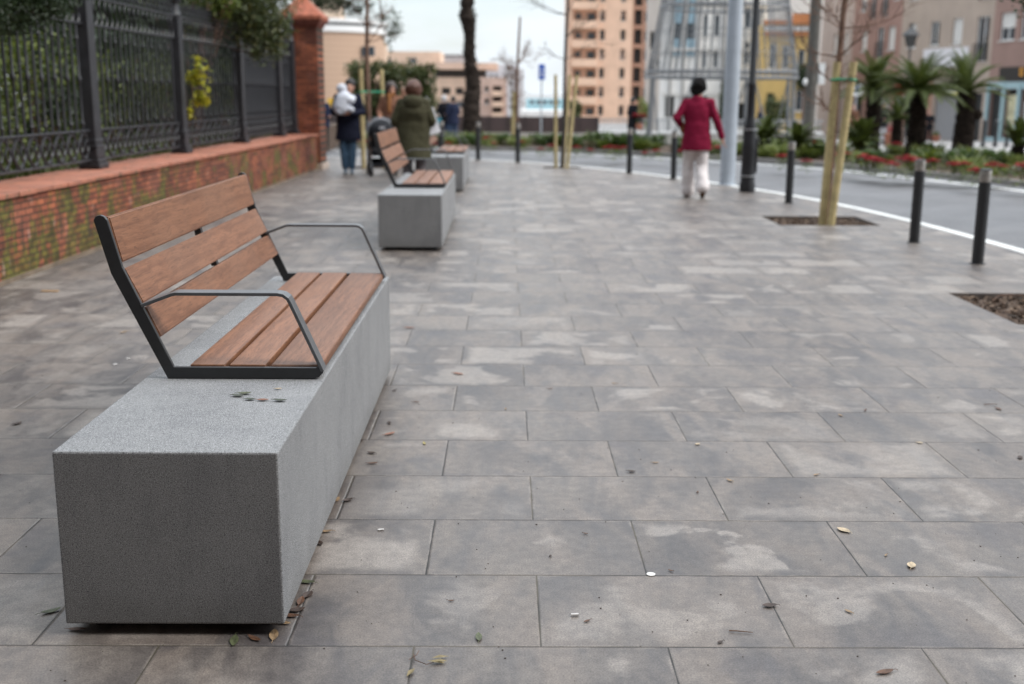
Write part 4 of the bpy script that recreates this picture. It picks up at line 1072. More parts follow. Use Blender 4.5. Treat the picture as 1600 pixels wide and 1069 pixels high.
# left end of each facade (seen from the street) is the far end
def span(pa, pb): return fp(t_of(pa)), fp(t_of(pb))
def zy(px, py, extra=0):            # height of a photograph point on the facade line
    tt = t_of(px); Y = 70 + tt; return CAMH + (146 + .0065 * (px - 790) - py) * Y / FPX * 1.0
def ops_px(pleft, z0, lst):
    """(px0, px1, zlow, zhigh, kind) into facade coordinates"""
    a = Vector(fp(t_of(pleft))); o = []
    for x0, x1, zl, zh, kd in lst:
        u0 = (Vector(fp(t_of(x0))) - a).length; u1 = (Vector(fp(t_of(x1))) - a).length
        o.append((u0, u1, zl - z0, zh - z0, kd))
    return o
ZB = -1.6
FL1 = 4.95
pinkb = span(1527, 1680)
lst = [(1537, 1560, 4.75, 6.35, 'half'), (1568, 1612, 4.75, 6.35, 'win'), (1630, 1655, 4.75, 6.35, 'half'), (1537, 1560, 7.9, 9.5, 'win'), (1568, 1612, 7.9, 9.5, 'win'), (1630, 1655, 7.9, 9.5, 'win'),
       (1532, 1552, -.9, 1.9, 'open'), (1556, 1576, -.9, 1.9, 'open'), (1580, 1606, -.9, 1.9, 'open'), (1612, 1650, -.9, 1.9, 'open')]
bA = building('corner_building', 'pinkish brown building at the right edge above the pale blue shopfront', *pinkb, ZB, 13.5, ops_px(1527, ZB, lst), fac('pinkish_brown_render', (0.29, 0.185, 0.155)))
beige = span(1388, 1527)
lst = [(1398, 1411, 4.7, 6.3, 'half'), (1432, 1446, 4.75, 6.3, 'win'), (1465, 1480, 4.75, 6.35, 'blind'), (1502, 1521, 3.6, 6.3, 'rail'), (1398, 1411, 7.9, 9.5, 'win'), (1432, 1446, 7.9, 9.5, 'half'), (1465, 1480, 7.9, 9.5, 'blind'), (1502, 1521, 7.3, 9.5, 'rail'),
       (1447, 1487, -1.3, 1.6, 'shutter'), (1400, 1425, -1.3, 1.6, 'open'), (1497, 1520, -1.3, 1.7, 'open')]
bB = building('beige_building', 'beige brick building with white banner and roller shutter shop', *beige, ZB, 13.0, ops_px(1388, ZB, lst), fac('beige_brick', (0.40, 0.32, 0.265)))
terr = span(1315, 1388)
lst = [(1328, 1337, 4.7, 6.2, 'blind'), (1352, 1362, 4.2, 6.3, 'rail'), (1368, 1379, 4.7, 6.3, 'blind'), (1324, 1333, 7.6, 9.2, 'half'), (1340, 1347, 7.0, 9.2, 'rail'), (1357, 1365, 7.0, 9.2, 'rail'), (1373, 1382, 8.1, 9.5, 'win'),
       (1322, 1336, -1.3, 1.5, 'open'), (1350, 1378, -1.3, 1.5, 'shutter')]
bC = building('terracotta_building', 'dull terracotta pink building with narrow grilled windows', *terr, ZB, 12.5, ops_px(1315, ZB, lst), fac('dull_terracotta', (0.33, 0.20, 0.165)))
pale = span(1268, 1315)
lst = [(1302, 1308, 4.7, 6.2, 'blind'), (1286, 1292, 4.7, 6.2, 'blind'), (1287, 1302, -1.5, 1.9, 'open')]
bD = building('pale_building', 'narrow pale pink building behind the utility pole', *pale, ZB, 14.0, ops_px(1268, ZB, lst), fac('pale_pink_render', (0.42, 0.34, 0.30)))
# shopfront joinery in pale blue, sign band, banner
def along(px0, px1, z0, z1, proud, th, name, mat, parent_b, pleft, extra=None):
    a = Vector(fp(t_of(pleft))); u0 = (Vector(fp(t_of(px0))) - a).length; u1 = (Vector(fp(t_of(px1))) - a).length
    return MB().box(u0, u1, -proud - th, -proud, z0 - ZB, z1 - ZB).build(name, mat, parent_b)
M_blue = plain('pale_blue_joinery', (0.32, 0.45, 0.48), .5, .06)
for i, (a, b) in enumerate(((1528.5, 1532), (1552, 1556), (1576, 1580), (1606, 1612), (1650, 1656))): along(a, b, ZB, 2.3, .01, .15, 'shop_pilaster', M_blue, bA, 1527)
along(1528.5, 1656, 1.95, 2.35, .012, .1, 'shop_fascia', M_blue, bA, 1527); along(1532.2, 1605.8, ZB, -.9, .013, .08, 'stall_riser', M_blue, bA, 1527)
along(1545, 1670, 2.42, 3.2, .01, .12, 'sign_band', M_black, bA, 1527)
M_or = plain('orange_lettering', (0.75, 0.33, 0.03), .5, .05)
a = Vector(fp(t_of(1527)))
def ringmark(px, z, w_, h_):
    u = (Vector(fp(t_of(px))) - a).length; k = MB(); t_ = .09; z -= ZB
    k.box(u - w_, u + w_, -.145, -.131, z - h_, z - h_ + t_); k.box(u - w_, u + w_, -.145, -.131, z + h_ - t_, z + h_); k.box(u - w_, u - w_ + t_, -.145, -.131, z - h_ + t_, z + h_ - t_); k.box(u + w_ - t_, u + w_, -.145, -.131, z - h_ + t_, z + h_ - t_)
    k.build('sign_letter', M_or, bA)
ringmark(1592, 2.9, .28, .22); ringmark(1579, 2.9, .16, .22)
M_disp = plain('display_panel', (0.55, 0.5, 0.32), .5, .3, 2)
along(1558, 1574, -.2, 1.6, -.12, .02, 'window_display', M_disp, bA, 1527); along(1583, 1600, -.3, 1.2, -.12, .02, 'window_display', plain('display_panel_white', (.6, .62, .6), .5, .3, 2), bA, 1527)
kb = along(1425, 1493, 3.35, 4.55, .02, .03, 'banner', plain('white_banner', (0.68, 0.66, 0.68), .7, .05), bB, 1388)
along(1447, 1487, 1.75, 2.35, .02, .1, 'shop_sign', plain('pale_sign', (0.6, 0.6, 0.55), .6, .1), bB, 1388); along(1447, 1487, 1.62, 1.74, .02, .12, 'shop_sign', plain('yellow_sign_edge', (0.6, 0.55, 0.12), .6, .1), bB, 1388)
for a_, b_ in ((1490, 1497), (1430, 1443)): along(a_, b_, ZB, 2.4, .01, .1, 'pink_pilaster', plain('salmon_pilaster', (0.5, 0.27, 0.2), .8, .08), bB, 1388)
# white gable and yellow house
def fpx(px, Y): q = atY(px, 150, Y); return (q.x, Y)
def hz(py, Y, px=1100): return CAMH + (146 + .0065 * (px - 790) - py) * Y / FPX
def facops(p0px, Y, z0, lst):
    x0 = fpx(p0px, Y)[0]; return [(fpx(a, Y)[0] - x0, fpx(b, Y)[0] - x0, hz(d, Y) - z0, hz(c, Y) - z0, kd) for a, b, c, d, kd in lst]
building('white_gable_building', 'tall plain white wall behind the yellow house', fpx(1195, 100), fpx(1290, 100), -2, 18, [], fac('white_render', (0.74, 0.71, 0.68)))
Y = 82
yb = building('yellow_house', 'yellow house with orange cornice left of the utility pole', fpx(1190, Y), fpx(1268, Y), -1.6, hz(44, Y), facops(1190, Y, -1.6, [(1198, 1210, 72, 108, 'win'), (1219, 1230, 74, 108, 'win'), (1243, 1255, 80, 105, 'win'), (1198, 1210, 145, 200, 'open'), (1243, 1256, 140, 172, 'win')]), fac('yellow_render', (0.60, 0.41, 0.15)))
W_ = fpx(1268, Y)[0] - fpx(1190, Y)[0]; Hh = hz(44, Y) + 1.6
M_orange = fac('orange_cornice', (0.5, 0.2, 0.08))
MB().box(-.1, W_ + .1, -.25, .2, Hh + .003, Hh + .3).build('cornice', M_orange, yb); MB().box(-.05, W_ + .05, -.15, -.003, Hh - .75, Hh - .5).build('cornice', M_orange, yb)
MB().box(0, W_, -.08, -.002, Hh - .42, Hh - .1).build('white_band', M_white, yb)
MB().box(W_ - 1.6, W_ + .1, -.2, .3, Hh + .303, Hh + .75).build('parapet', M_orange, yb)
# ornate white building behind the light cone
Y = 86
lst = [(1049, 1062, -60, 92, 'glaz'), (1069, 1083, -60, 92, 'glaz'), (1094, 1102, 30, 62, 'win'), (1094, 1102, 78, 108, 'win'), (1112, 1120, 30, 62, 'win'), (1112, 1120, 78, 108, 'win'), (1158, 1168, 20, 50, 'win'), (1176, 1184, 20, 50, 'win'), (1158, 1168, 70, 102, 'win'), (1176, 1184, 70, 102, 'win'), (1040, 1054, 150, 182, 'open'), (1068, 1078, 148, 186, 'open'), (1096, 1106, 150, 186, 'open'), (1150, 1166, 160, 196, 'open'), (1176, 1186, 150, 190, 'open'), (1094, 1102, -20, 10, 'win'), (1112, 1120, -20, 10, 'win')]
ops = facops(1034, Y, -1.7, lst); ops = [tuple(o[:4]) + (('win' if o[4] == 'glaz' else o[4]),) for o in ops]
wb_ = building('white_ornate_building', 'tall white building with bluish stair windows behind the wire cone', fpx(1034, Y), fpx(1192, Y), -1.7, 15, ops, fac('off_white_render', (0.76, 0.74, 0.71), var=.12), back=1.5, fm=plain('grey_frames', (.4, .42, .44), .6))
x0 = fpx(1034, Y)[0]
for a, b in ((1044, 1047), (1064, 1067), (1085, 1089), (1125, 1128)): MB().box(fpx(a, Y)[0] - x0, fpx(b, Y)[0] - x0, -.18, -.003, 0, 16).build('pilaster', fac('grey_pilaster', (.30, .29, .28)), wb_)
for z_ in (3.1, 6.3, 9.5): MB().box(0, fpx(1192, Y)[0] - x0, -.12, -.002, z_, z_ + .25).build('string_course', M_blind, wb_)
for a, b, c in ((1050, 1061, 1), (1070, 1082, 1)):
    for j in range(4): MB().box(fpx(a, Y)[0] - x0, fpx(b, Y)[0] - x0, .02, .07, 5.2 + j * 3.1, 7.2 + j * 3.1).build('stair_glass', plain('light_blue_glass', (.30, .44, .52), .15, .2), wb_)
building('grey_side_house', 'narrow grey white house at the left of the wire cone', fpx(1009, 95), fpx(1034, 95), -1.8, 12, facops(1009, 95, -1.8, [(1013, 1019, 55, 80, 'open'), (1013, 1019, 95, 118, 'open'), (1024, 1030, 95, 118, 'win')]), fac('grey_white_render', (.50, .46, .43)), back=1.0)
# orange apartment tower with balconies
Y = 185
ops = []
for j in range(9):
    y1 = 188 - j * 28
    ops.append((893, 931, y1 - 22, y1 - 8, 'loggia'))
    for a, b in ((935, 943), (967, 975)): ops.append((a, b, y1 - 23, y1 - 8, ('half', 'win', 'blind', 'win')[(j + a) % 4]))
tw = building('apartment_tower', 'orange apartment tower with stacked recessed balconies', fpx(887, Y), fpx(985, Y), -5, 34, facops(887, Y, -5, ops), fac('salmon_orange_render', (0.70, 0.47, 0.34)), back=14, depth=1.2, fm=plain('grey_brown_frames', (.3, .27, .25), .6))
x0 = fpx(887, Y)[0]
for j in range(9):
    y1 = 188 - j * 28; za = hz(y1 - 9, Y, 900) + 5
    MB().box(fpx(892, Y)[0] - x0, fpx(932, Y)[0] - x0, -.9, -.003, za - 1.15, za - .05).build('balcony', fac('balcony_orange', (0.76, 0.52, 0.38)), tw)
ops = []
for j in range(9):
    y1 = 188 - j * 28; ops.append((988, 1000, y1 - 24, y1 - 2, 'open')); ops.append((1004, 1009, y1 - 22, y1 - 6, 'win'))
building('brown_tower', 'brownish tower wing with dark glazed loggias behind the orange tower', fpx(985, 190), fpx(1016, 190), -5, 35, facops(985, 190, -5, ops), fac('brown_render', (0.36, 0.22, 0.16)), back=14, depth=.6, fm=plain('grey_brown_frames', (.3, .27, .25), .6))
# peach stepped blocks, centre left
Y = 150
pe = fac('peach_render', (0.68, 0.49, 0.37)); pk = fac('pinkish_render', (0.50, 0.36, 0.30))
building('peach_block', 'long low peach building behind the dark hedge', fpx(560, Y), fpx(688, Y), -5, hz(84, Y, 650), facops(560, Y, -5, [(600, 612, 96, 106, 'far'), (640, 652, 96, 106, 'far')]), pe)
b = building('peach_terrace_block', 'peach building with dark roof terrace between hedge and palm trunk', fpx(676, 140), fpx(762, 140), -5, hz(122, 140, 700), facops(676, 140, -5, [(690, 704, 140, 150, 'open'), (712, 724, 140, 150, 'open'), (690, 704, 160, 170, 'far'), (712, 724, 160, 170, 'far'), (742, 752, 140, 147, 'far')]), pe)
W_ = fpx(762, 140)[0] - fpx(676, 140)[0]; Hh = hz(122, 140, 700) + 5
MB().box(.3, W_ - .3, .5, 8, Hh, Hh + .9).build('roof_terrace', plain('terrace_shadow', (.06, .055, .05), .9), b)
MB().box(-.2, W_ + 1.2, -.6, 9, Hh + .903, Hh + 1.7).build('roof', fac('roof_edge_peach', (.62, .44, .34)), b)
b = building('balcony_block', 'pinkish apartment block with small balconies right of the palm trunk', fpx(744, 130), fpx(792, 130), -5, hz(122, 130, 760), facops(744, 130, -5, [(746, 750, 138, 144, 'win'), (746, 750, 156, 164, 'win'), (757, 764, 138, 145, 'win'), (757, 764, 156, 164, 'win'), (770, 784, 137, 144, 'open'), (770, 784, 153, 160, 'open'), (770, 784, 169, 177, 'open')]), pk, depth=.8)
x0 = fpx(744, 130)[0]
for z_ in (144, 160, 176): MB().box(fpx(769, 130)[0] - x0, fpx(787, 130)[0] - x0, -.8, -.003, hz(z_ + 1, 130, 760) + 5 - .35, hz(z_, 130, 760) + 5 + .1).build('balcony', pe, b)
building('pale_tower', 'distant pale greyish block with many windows behind the pinkish block', fpx(752, 230), fpx(806, 230), -5, hz(103, 230, 780), facops(752, 230, -5, [(a, a + 4, b_, b_ + 6, 'far') for a in (757, 765, 773, 789, 797) for b_ in (108, 119, 130, 141, 152, 163)]), fac('pale_grey_render', (.60, .58, .60)))
building('white_tower', 'distant white block at the left edge of the open sky', fpx(792, 210), fpx(818, 210), -5, hz(110, 210, 800), facops(792, 210, -5, [(a, a + 4, b_, b_ + 6, 'far') for a in (797, 807) for b_ in (118, 130, 142, 154, 166)]), fac('bright_white_render', (.72, .72, .74)))
building('glass_pavilion', 'distant pale turquoise building low on the horizon', fpx(823, 300), fpx(884, 300), -5, hz(154, 300, 850), facops(823, 300, -5, [(a, a + 7, 158, 164, 'far') for a in (828, 838, 848, 858, 868)]), fac('pale_turquoise', (.38, .60, .66)))
building('white_shed', 'long low white roofed hall just above the brown wall', fpx(815, 120), fpx(886, 120), -4, hz(172, 120, 850), [], fac('white_roofing', (.70, .69, .68)))
building('stepped_block', 'pale pinkish upper block behind the peach roof terrace', fpx(688, 210), fpx(735, 210), -5, hz(88, 210, 700), facops(688, 210, -5, [(693, 730, 92, 95, 'far')]), fac('pale_rose_render', (.58, .50, .48)))
# curved brick building at the left
t = thing('curved_brick_building', 'rounded beige brick building with white roof band behind the man with the baby', 'building', (fpx(480, 98)[0], 100, gz(98)))
r = 6.4; z1 = hz(58, 98, 540) - gz(98)
M_bb = NT('beige_brick_courses'); v = M_bb.obj(); zz = M_bb.xyz(v)[2]
c = M_bb.mix(M_bb.mr(M_bb.math('FRACT', M_bb.math('MULTIPLY', zz, 2.2)), .0, .12), (.30, .2, .14), (.46, .315, .225)); M_bb = M_bb.fin(c, .85)
MB().lathe([(r, 0), (r, z1)], 0, 0, 48).build('drum_wall', M_bb, t, smooth=True)
MB().lathe([(r + .15, z1 + .003), (r + .15, z1 + .5)], 0, 0, 48).build('roof_band', M_white, t, smooth=True)
MB().lathe([(r - .2, z1 + .503), (r - .2, z1 + .72)], 0, 0, 48).build('glazed_strip', M_glass, t, smooth=True)
MB().lathe([(r + .3, z1 + .723), (r + .3, z1 + 1.0)], 0, 0, 48).build('roof', M_white, t, smooth=True)
x_ = fpx(510, 98)[0] - fpx(480, 98)[0]
MB().box(x_ - 1.8, x_ + 1.2, -1, 2, z1 + 1.01, z1 + 3.4).build('roof_tower', fac('roof_tower_beige', (.55, .42, .32)), t)
MB().box(5.0, 6.0, -4.3, -3.9, hz(92, 98, 560) - gz(98), hz(78, 98, 560) - gz(98)).build('window', M_glass, t)
building('beige_wing', 'beige wing right of the rounded brick building', fpx(560, 108), fpx(590, 108), -3, hz(66, 108, 570), facops(560, 108, -3, [(566, 574, 82, 92, 'win')]), fac('warm_beige_render', (.55, .40, .29)))

MB_ops = [(1.5 + 3.2 * i, 2.9 + 3.2 * i, 1.0 + 3.3 * j, 2.9 + 3.3 * j, 'win') for i in range(13) for j in range(4)]
building('added_shade_building', 'unseen dark brick building added behind the camera to block sky light', (22, -3.9), (-21, -3.9), 0, 18, MB_ops, fac('dark_brown_brick', (.10, .065, .05)), back=9)  # unseen block, added to keep sky light off the near bench end
# brown wall on pale plinth, white low wall
Y = 50; z0 = gz(Y)
t = thing('brown_wall', 'long dark brown panelled wall on a pale plinth behind the flower bed', 'wall', (fpx(480, Y)[0], Y, z0))
W_ = fpx(935, Y)[0] - fpx(480, Y)[0]
MB().box(0, W_, -.1, .25, 0, hz(205, Y, 850) - z0).build('plinth', fac('pale_plinth', (.36, .33, .30)), t)
k = MB(); n = 16
for i in range(n): k.box(W_ * i / n + .01, W_ * (i + 1) / n - .01, 0, .12, hz(205, Y, 850) - z0 + .003, hz(181, Y, 850) - z0)
k.build('brown_panels', plain('dark_brown_panel', (0.050, 0.030, 0.028), .6, .15, 1), t)
k = MB(); 
for i in range(n + 1): k.box(W_ * i / n - .03, W_ * i / n + .03, -.03, -.002, hz(205, Y, 850) - z0 + .004, hz(180, Y, 850) - z0)
k.build('panel_posts', plain('dark_brown_post', (0.035, 0.022, 0.02), .6, .15, 1), t)
t = thing('white_low_wall', 'low pale wall with railing running right from the brown wall', 'wall', (fpx(936, Y)[0], Y, z0)); W_ = fpx(1290, Y)[0] - fpx(936, Y)[0]
MB().box(0, W_, 0, .3, 0, hz(206, Y, 1000) - z0).build('plinth', fac('pale_stone', (.40, .38, .36)), t)
k = MB(); k.box(0, W_, -.04, .34, hz(206, Y, 1000) - z0 + .003, hz(203, Y, 1000) - z0); k.build('coping', M_white, t)
k = MB(); 
for i in range(60): k.box(W_ * i / 60, W_ * i / 60 + .05, .1, .15, hz(203, Y) - z0, hz(187, Y) - z0)
k.box(0, W_, .09, .16, hz(187, Y) - z0, hz(185, Y) - z0); k.build('railing', plain('grey_rail', (.33, .34, .35), .5), t)

# ------------------------------------------------------------------ background greenery
random.seed(41)
def bgtree(name, label, cat, px, Y, zb, blobs, n, L, mat, trunk=True):
    q = atY(px, 150, Y); base = Vector((q.x, Y, zb)); t = thing(name, label, cat, base); bl = []
    for a, b, r, rz in blobs:
        w_ = atY(a, b, Y + random.uniform(-.5, .5)) - base; bl.append((w_.x, w_.y, w_.z, r, r, rz))
    k = MB(); top = max(b[2] for b in bl); k.tube([(0, 0, 0), (0, 0, top * .6), (0, 0, top)], [.12, .09, .02], 8)
    for b in bl: k.tube([(0, 0, max(.2, b[2] * .6)), (b[0] * .6, b[1] * .6, b[2] * .9), b[:3]], [.04, .03, .01], 5)
    k.build('trunk', M_bark, t, smooth=True); c = MB(); cloud(c, bl, n, L, L * .5, .3); c.build('crown', mat, t); return t
bgtree('hedge_tree', 'broad dark green bushy tree behind the three people by the pushchair', 'tree', 620, 44, gz(44),
       [(560, 115, .55, .5), (585, 108, .5, .4), (610, 115, .6, .5), (640, 112, .5, .45), (662, 120, .5, .5), (560, 140, .5, .6), (590, 150, .7, .7), (625, 150, .7, .7), (660, 145, .6, .6), (675, 108, .2, .35), (668, 165, .5, .5), (630, 175, .7, .6), (580, 180, .6, .5), (555, 165, .3, .5), (548, 110, .22, .25)], 15000, .16, M_l_olive)
bgtree('cypress_tree', 'slender dark cypress left of the pale grey column', 'tree', 1134, 56, gz(56), [(1138, 90, .12, .5), (1137, 110, .2, .6), (1136, 135, .26, .7), (1134, 160, .32, .8), (1133, 185, .34, .7), (1139, 74, .06, .3)], 5000, .13, M_l_dark)
bgtree('topiary_tree', 'round clipped dark green tree just left of the utility pole', 'tree', 1257, 60, gz(60), [(1252, 115, .45, .45), (1262, 122, .42, .45), (1256, 132, .45, .35), (1258, 108, .35, .3)], 4500, .13, M_l_dark)
bgtree('round_shrub', 'dark green shrub at the foot of the wire cone, behind the person in navy', 'shrub', 1215, 52, gz(52), [(1205, 165, .35, .5), (1222, 170, .4, .5), (1212, 185, .45, .5), (1230, 180, .3, .4)], 3500, .12, M_l_olive)
bgtree('garden_bush', 'green bush beside the orange tower foot', 'shrub', 900, 60, gz(60), [(896, 165, .3, .3), (903, 170, .25, .35), (898, 180, .3, .3)], 1500, .14, M_l_olive)
bgtree('plaza_bush', 'olive green bush right of the person with red flowers', 'shrub', 1004, 56, gz(56), [(1003, 165, .2, .5), (1008, 175, .3, .5), (1004, 190, .35, .5)], 2000, .12, M_l_lime)
bgtree('dark_bush', 'dark grey green bush behind the middle tall cycad', 'shrub', 1412, 44, gz(44), [(1408, 165, .4, .4), (1420, 172, .4, .4), (1402, 178, .3, .3), (1415, 188, .35, .35)], 3000, .11, M_l_dark)

# wire cone (unlit light-show tree)
Y = 44.0; cxp = 1126; q = atY(cxp, 150, Y); zg = gz(Y); t = thing('wire_cone_tree', 'large unlit conical wire frame tree standing on steel legs in the plaza', 'sculpture', (q.x, Y, zg))
s_ = FPX / Y; R1 = 114 / s_; R2 = 96 / s_; zr1 = CAMH + (148 - 123) / s_ - zg; zr2 = CAMH + (148 - 20) / s_ - zg
M_wire = plain('galvanised_frame', (0.145, 0.15, 0.158), .45, .15, spec=.6)
def rad(z): return R1 + (R2 - R1) * (z - zr1) / (zr2 - zr1)
def circ(z, r, n=40): return [(r * math.cos(2 * PI * i / n), r * math.sin(2 * PI * i / n), z) for i in range(n + 1)]
for z in (zr1, zr1 + .22, zr2, zr2 + .28, zr2 + 2.6): MB().tube(circ(z, rad(z)), .045, 6, False).build('ring', M_wire, t, smooth=True)
for z in (zr1 + .9, zr1 + 1.7): MB().tube(circ(z, rad(z)), .015, 5, False).build('ring', M_wire, t, smooth=True)
k = MB(); ztop = zr2 + 4.0
for i in range(60):
    a = 2 * PI * i / 60; k.tube([(rad(z) * math.cos(a), rad(z) * math.sin(a), z) for z in (zr1, ztop)], 0.017 if i % 5 else .034, 5)
k.build('vertical_wires', M_wire, t)
for i in range(8):
    a = 2 * PI * (i + .3) / 8; r0 = R1 * .98
    MB().tube([(r0 * 1.04 * math.cos(a), r0 * 1.04 * math.sin(a), 0), (r0 * math.cos(a), r0 * math.sin(a), zr1)], .07, 8).build('leg', M_wire, t, smooth=True)
    b2 = a + .3; MB().tube([(r0 * 1.02 * math.cos(b2), r0 * 1.02 * math.sin(b2), 0), (r0 * math.cos(a), r0 * math.sin(a), zr1)], .03, 6).build('brace', M_wire, t, smooth=True)
# net of lights on the lower right flank
k = MB()
for i in range(16):
    for j in range(14):
        a = -1.1 + i * .11; z = zr1 + j * .13; r_ = rad(z) * .99
        k.tube([(r_ * math.cos(a), r_ * math.sin(a), z), (rad(z + .13) * .99 * math.cos(a + .055 * (-1) ** j), rad(z + .13) * .99 * math.sin(a + .055 * (-1) ** j), z + .13)], .010, 4)
k.build('light_netting', M_wire, t)
# small extras
q = atY(519, 168, 49); t = thing('yellow_board', 'small yellow board above the brown wall behind the man', 'board', (q.x, 49.4, gz(49)))
MB().box(-.25, .25, 0, .05, 1.45, 1.78).build('panel', plain('yellow_paint', (.7, .42, .05), .5), t); MB().box(-.03, .03, .052, .1, 0, 1.5).build('post', M_metal, t)
q = atY(516, 215, 40); t = thing('white_planter', 'white block planter behind the man with the baby', 'planter', (q.x, 40, gz(40)))
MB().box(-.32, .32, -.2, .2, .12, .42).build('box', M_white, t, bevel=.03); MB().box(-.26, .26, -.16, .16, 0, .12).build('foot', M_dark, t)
q = at(1463, 218, gz(60)); t = thing('terracotta_pot', 'terracotta planter in front of the roller shutter', 'planter', (atY(1463, 200, 64).x, 64, gz(64))); t.scale = (.6,) * 3
MB().lathe([(.3, 0), (.42, .45), (.46, .46), (.46, .55), (.38, .56)], 0, 0, 16).build('pot', M_coping, t, smooth=True)
k = MB(); cloud(k, [(0, 0, .7, .35, .35, .25)], 300, .14, .06, .2); k.build('plant', M_l_garden, t)
t = thing('terracotta_pot', 'terracotta pot with red flowers between the tall cycads', 'planter', (atY(1392, 200, 42).x, 42, gz(42))); t.scale = (.8,) * 3
MB().lathe([(.2, 0), (.27, .5), (.3, .51), (.3, .6), (.24, .61)], 0, 0, 16).build('pot', M_coping, t, smooth=True)
k = MB()
for _ in range(60): k.leaf(Vector((random.uniform(-.2, .2), random.uniform(-.2, .2), random.uniform(.65, .9))), rdir(), Vector((0, 0, 1)), .12, .07)
k.build('flowers', M_red, t)

# ------------------------------------------------------------------ people
def cloth(name, col, rough=.85, var=.12): return plain(name, tuple(.85 * c for c in col), rough, var, 9, bump=.5, bscale=22, spec=.12)
def hand(mb, w_, d, side, r=.0095, curl=.5):
    """palm and five fingers from the wrist w_ in direction d"""
    w_ = Vector(w_); d = Vector(d).normalized(); s = Vector(side).normalized(); s = (s - d * s.dot(d)).normalized(); n = d.cross(s)
    mb.caps(w_, .024, w_ + d * .07 + s * .012, .022, 8); mb.caps(w_ + d * .01 - s * .01, .02, w_ + d * .07 - s * .018, .018, 8)
    for i, (o, L) in enumerate(((-.03, .062), (-.010, .075), (.010, .080), (.030, .072))):
        b = w_ + d * .082 + s * o; m = b + (d * (1 - curl * .4) + n * curl * .4).normalized() * L * .5; e = m + (d * (1 - curl) + n * curl).normalized() * L * .5
        mb.caps(b, r, m, r * .95, 7); mb.caps(m, r * .95, e, r * .8, 7)
    b = w_ + d * .025 + s * .03; m = b + (d * .7 + s * .6).normalized() * .035; mb.caps(b, r * 1.25, m, r * 1.1, 7); mb.caps(m, r * 1.1, m + (d * .9 + s * .15 + n * .3).normalized() * .03, r * .9, 7)
def head(mb, c, fw, tilt=0.0, s=1.0):
    """head with brow, eyes sockets, nose, lips, chin and ears; fw = facing direction"""
    c = Vector(c); f = Vector(fw).normalized(); up = Vector((0, 0, 1)); r = f.cross(up).normalized()
    M = Matrix((r, f, up)).transposed()
    def P(x, y, z): return c + M @ (Vector((x, y, z)) * s)
    mb.ell(P(0, -.01, .02), (.076 * s, .095 * s, .098 * s), 18, 12, M); mb.ell(P(0, .022, -.045), (.056 * s, .066 * s, .07 * s), 14, 10, M)
    mb.ell(P(0, .062, -.088), (.026 * s, .024 * s, .022 * s), 10, 8, M)
    mb.caps(P(0, .086, .012), .008 * s, P(0, .104, -.022), .013 * s, 8)
    mb.caps(P(-.03, .082, .022), .011 * s, P(.03, .082, .022), .011 * s, 8)
    mb.caps(P(-.018, .084, -.055), .007 * s, P(.018, .084, -.055), .007 * s, 8)
    for sd_ in (-1, 1): mb.ell(P(sd_ * .078, -.005, -.005), (.010 * s, .018 * s, .03 * s), 8, 6, M); mb.ell(P(sd_ * .04, .06, -.03), (.022 * s, .022 * s, .022 * s), 8, 6, M)
def eyes(c, fw, par, s=1.0):
    c = Vector(c); f = Vector(fw).normalized(); up = Vector((0, 0, 1)); r = f.cross(up).normalized(); M = Matrix((r, f, up)).transposed(); k = MB()
    for x in (-.03, .03): k.ell(c + M @ (Vector((x, .083, .004)) * s), (.0125 * s, .007 * s, .007 * s), 8, 6, M)
    k.build('eyes', plain('eye_dark', (.03, .02, .018), .3), par, smooth=True)
def person(label, loc, rz, P, parts, skin=None, vox=.008, hands=True):
    """P: joints; parts: list of (name, material, function(mb), displacement)"""
    t = thing('person', label, 'person', loc, rz); b = MB()
    hd = Vector(P['head']); nk = Vector(P['neck']); ch = Vector(P['chest']); pv = Vector(P['pelvis'])
    b.caps(pv, .12, (pv + ch) / 2, .10, 14); b.caps((pv + ch) / 2, .10, ch, .105, 14); b.caps(ch + Vector((0, 0, .05)), .085, nk, .052, 12); b.caps(nk, .055, hd + Vector((0, 0, -.06)), .05, 12)
    head(b, hd, P.get('face', (0, 1, 0)))
    for s in 'LR':
        sh, el, wr = (Vector(P[q + s]) for q in ('sh', 'el', 'wr')); hp, kn, an = (Vector(P[q + s]) for q in ('hp', 'kn', 'an'))
        b.caps(ch + Vector((0, 0, .07)), .06, sh + Vector((0, 0, -.03)), .04); b.caps(sh + Vector((0, 0, -.03)), .042, el, .038); b.caps(el, .04, wr, .026)
        b.caps(pv, .11, hp, .095); b.caps(hp, .09, kn, .058); b.caps(kn, .056, kn.lerp(an, .35), .056); b.caps(kn.lerp(an, .35), .056, an, .036)
        ft = Vector(P.get('toe' + s, an + Vector((0, .14, -.055)))); b.caps(an + Vector((0, -.02, -.045)), .034, ft, .028)
        if hands: hand(b, wr, Vector(P.get('hd' + s, wr - el)), P.get('hs' + s, (0, 1, 0)))
    solid(b, 'body', skin or M_skin, t, vox, 3)
    for nm, mt, fn, ds in parts:
        k = MB(); fn(k, P); solid(k, nm, mt, t, vox * (1.0 if vox > .01 else 1.3), 4, ds)
    if P.get('eyes'): eyes(hd, P.get('face', (0, 1, 0)), t)
    return t
def base_pose(**kw):
    P = dict(pelvis=(0, 0, .93), chest=(0, .0, 1.25), neck=(0, .0, 1.44), head=(0, .02, 1.59), shL=(-.18, 0, 1.40), shR=(.18, 0, 1.40), elL=(-.23, -.02, 1.12), elR=(.23, -.02, 1.12), wrL=(-.24, .05, .88), wrR=(.24, .05, .88),
             hpL=(-.09, 0, .88), hpR=(.09, 0, .88), knL=(-.095, .02, .48), knR=(.095, .02, .48), anL=(-.1, 0, .085), anR=(.1, 0, .085))
    P.update(kw); return P
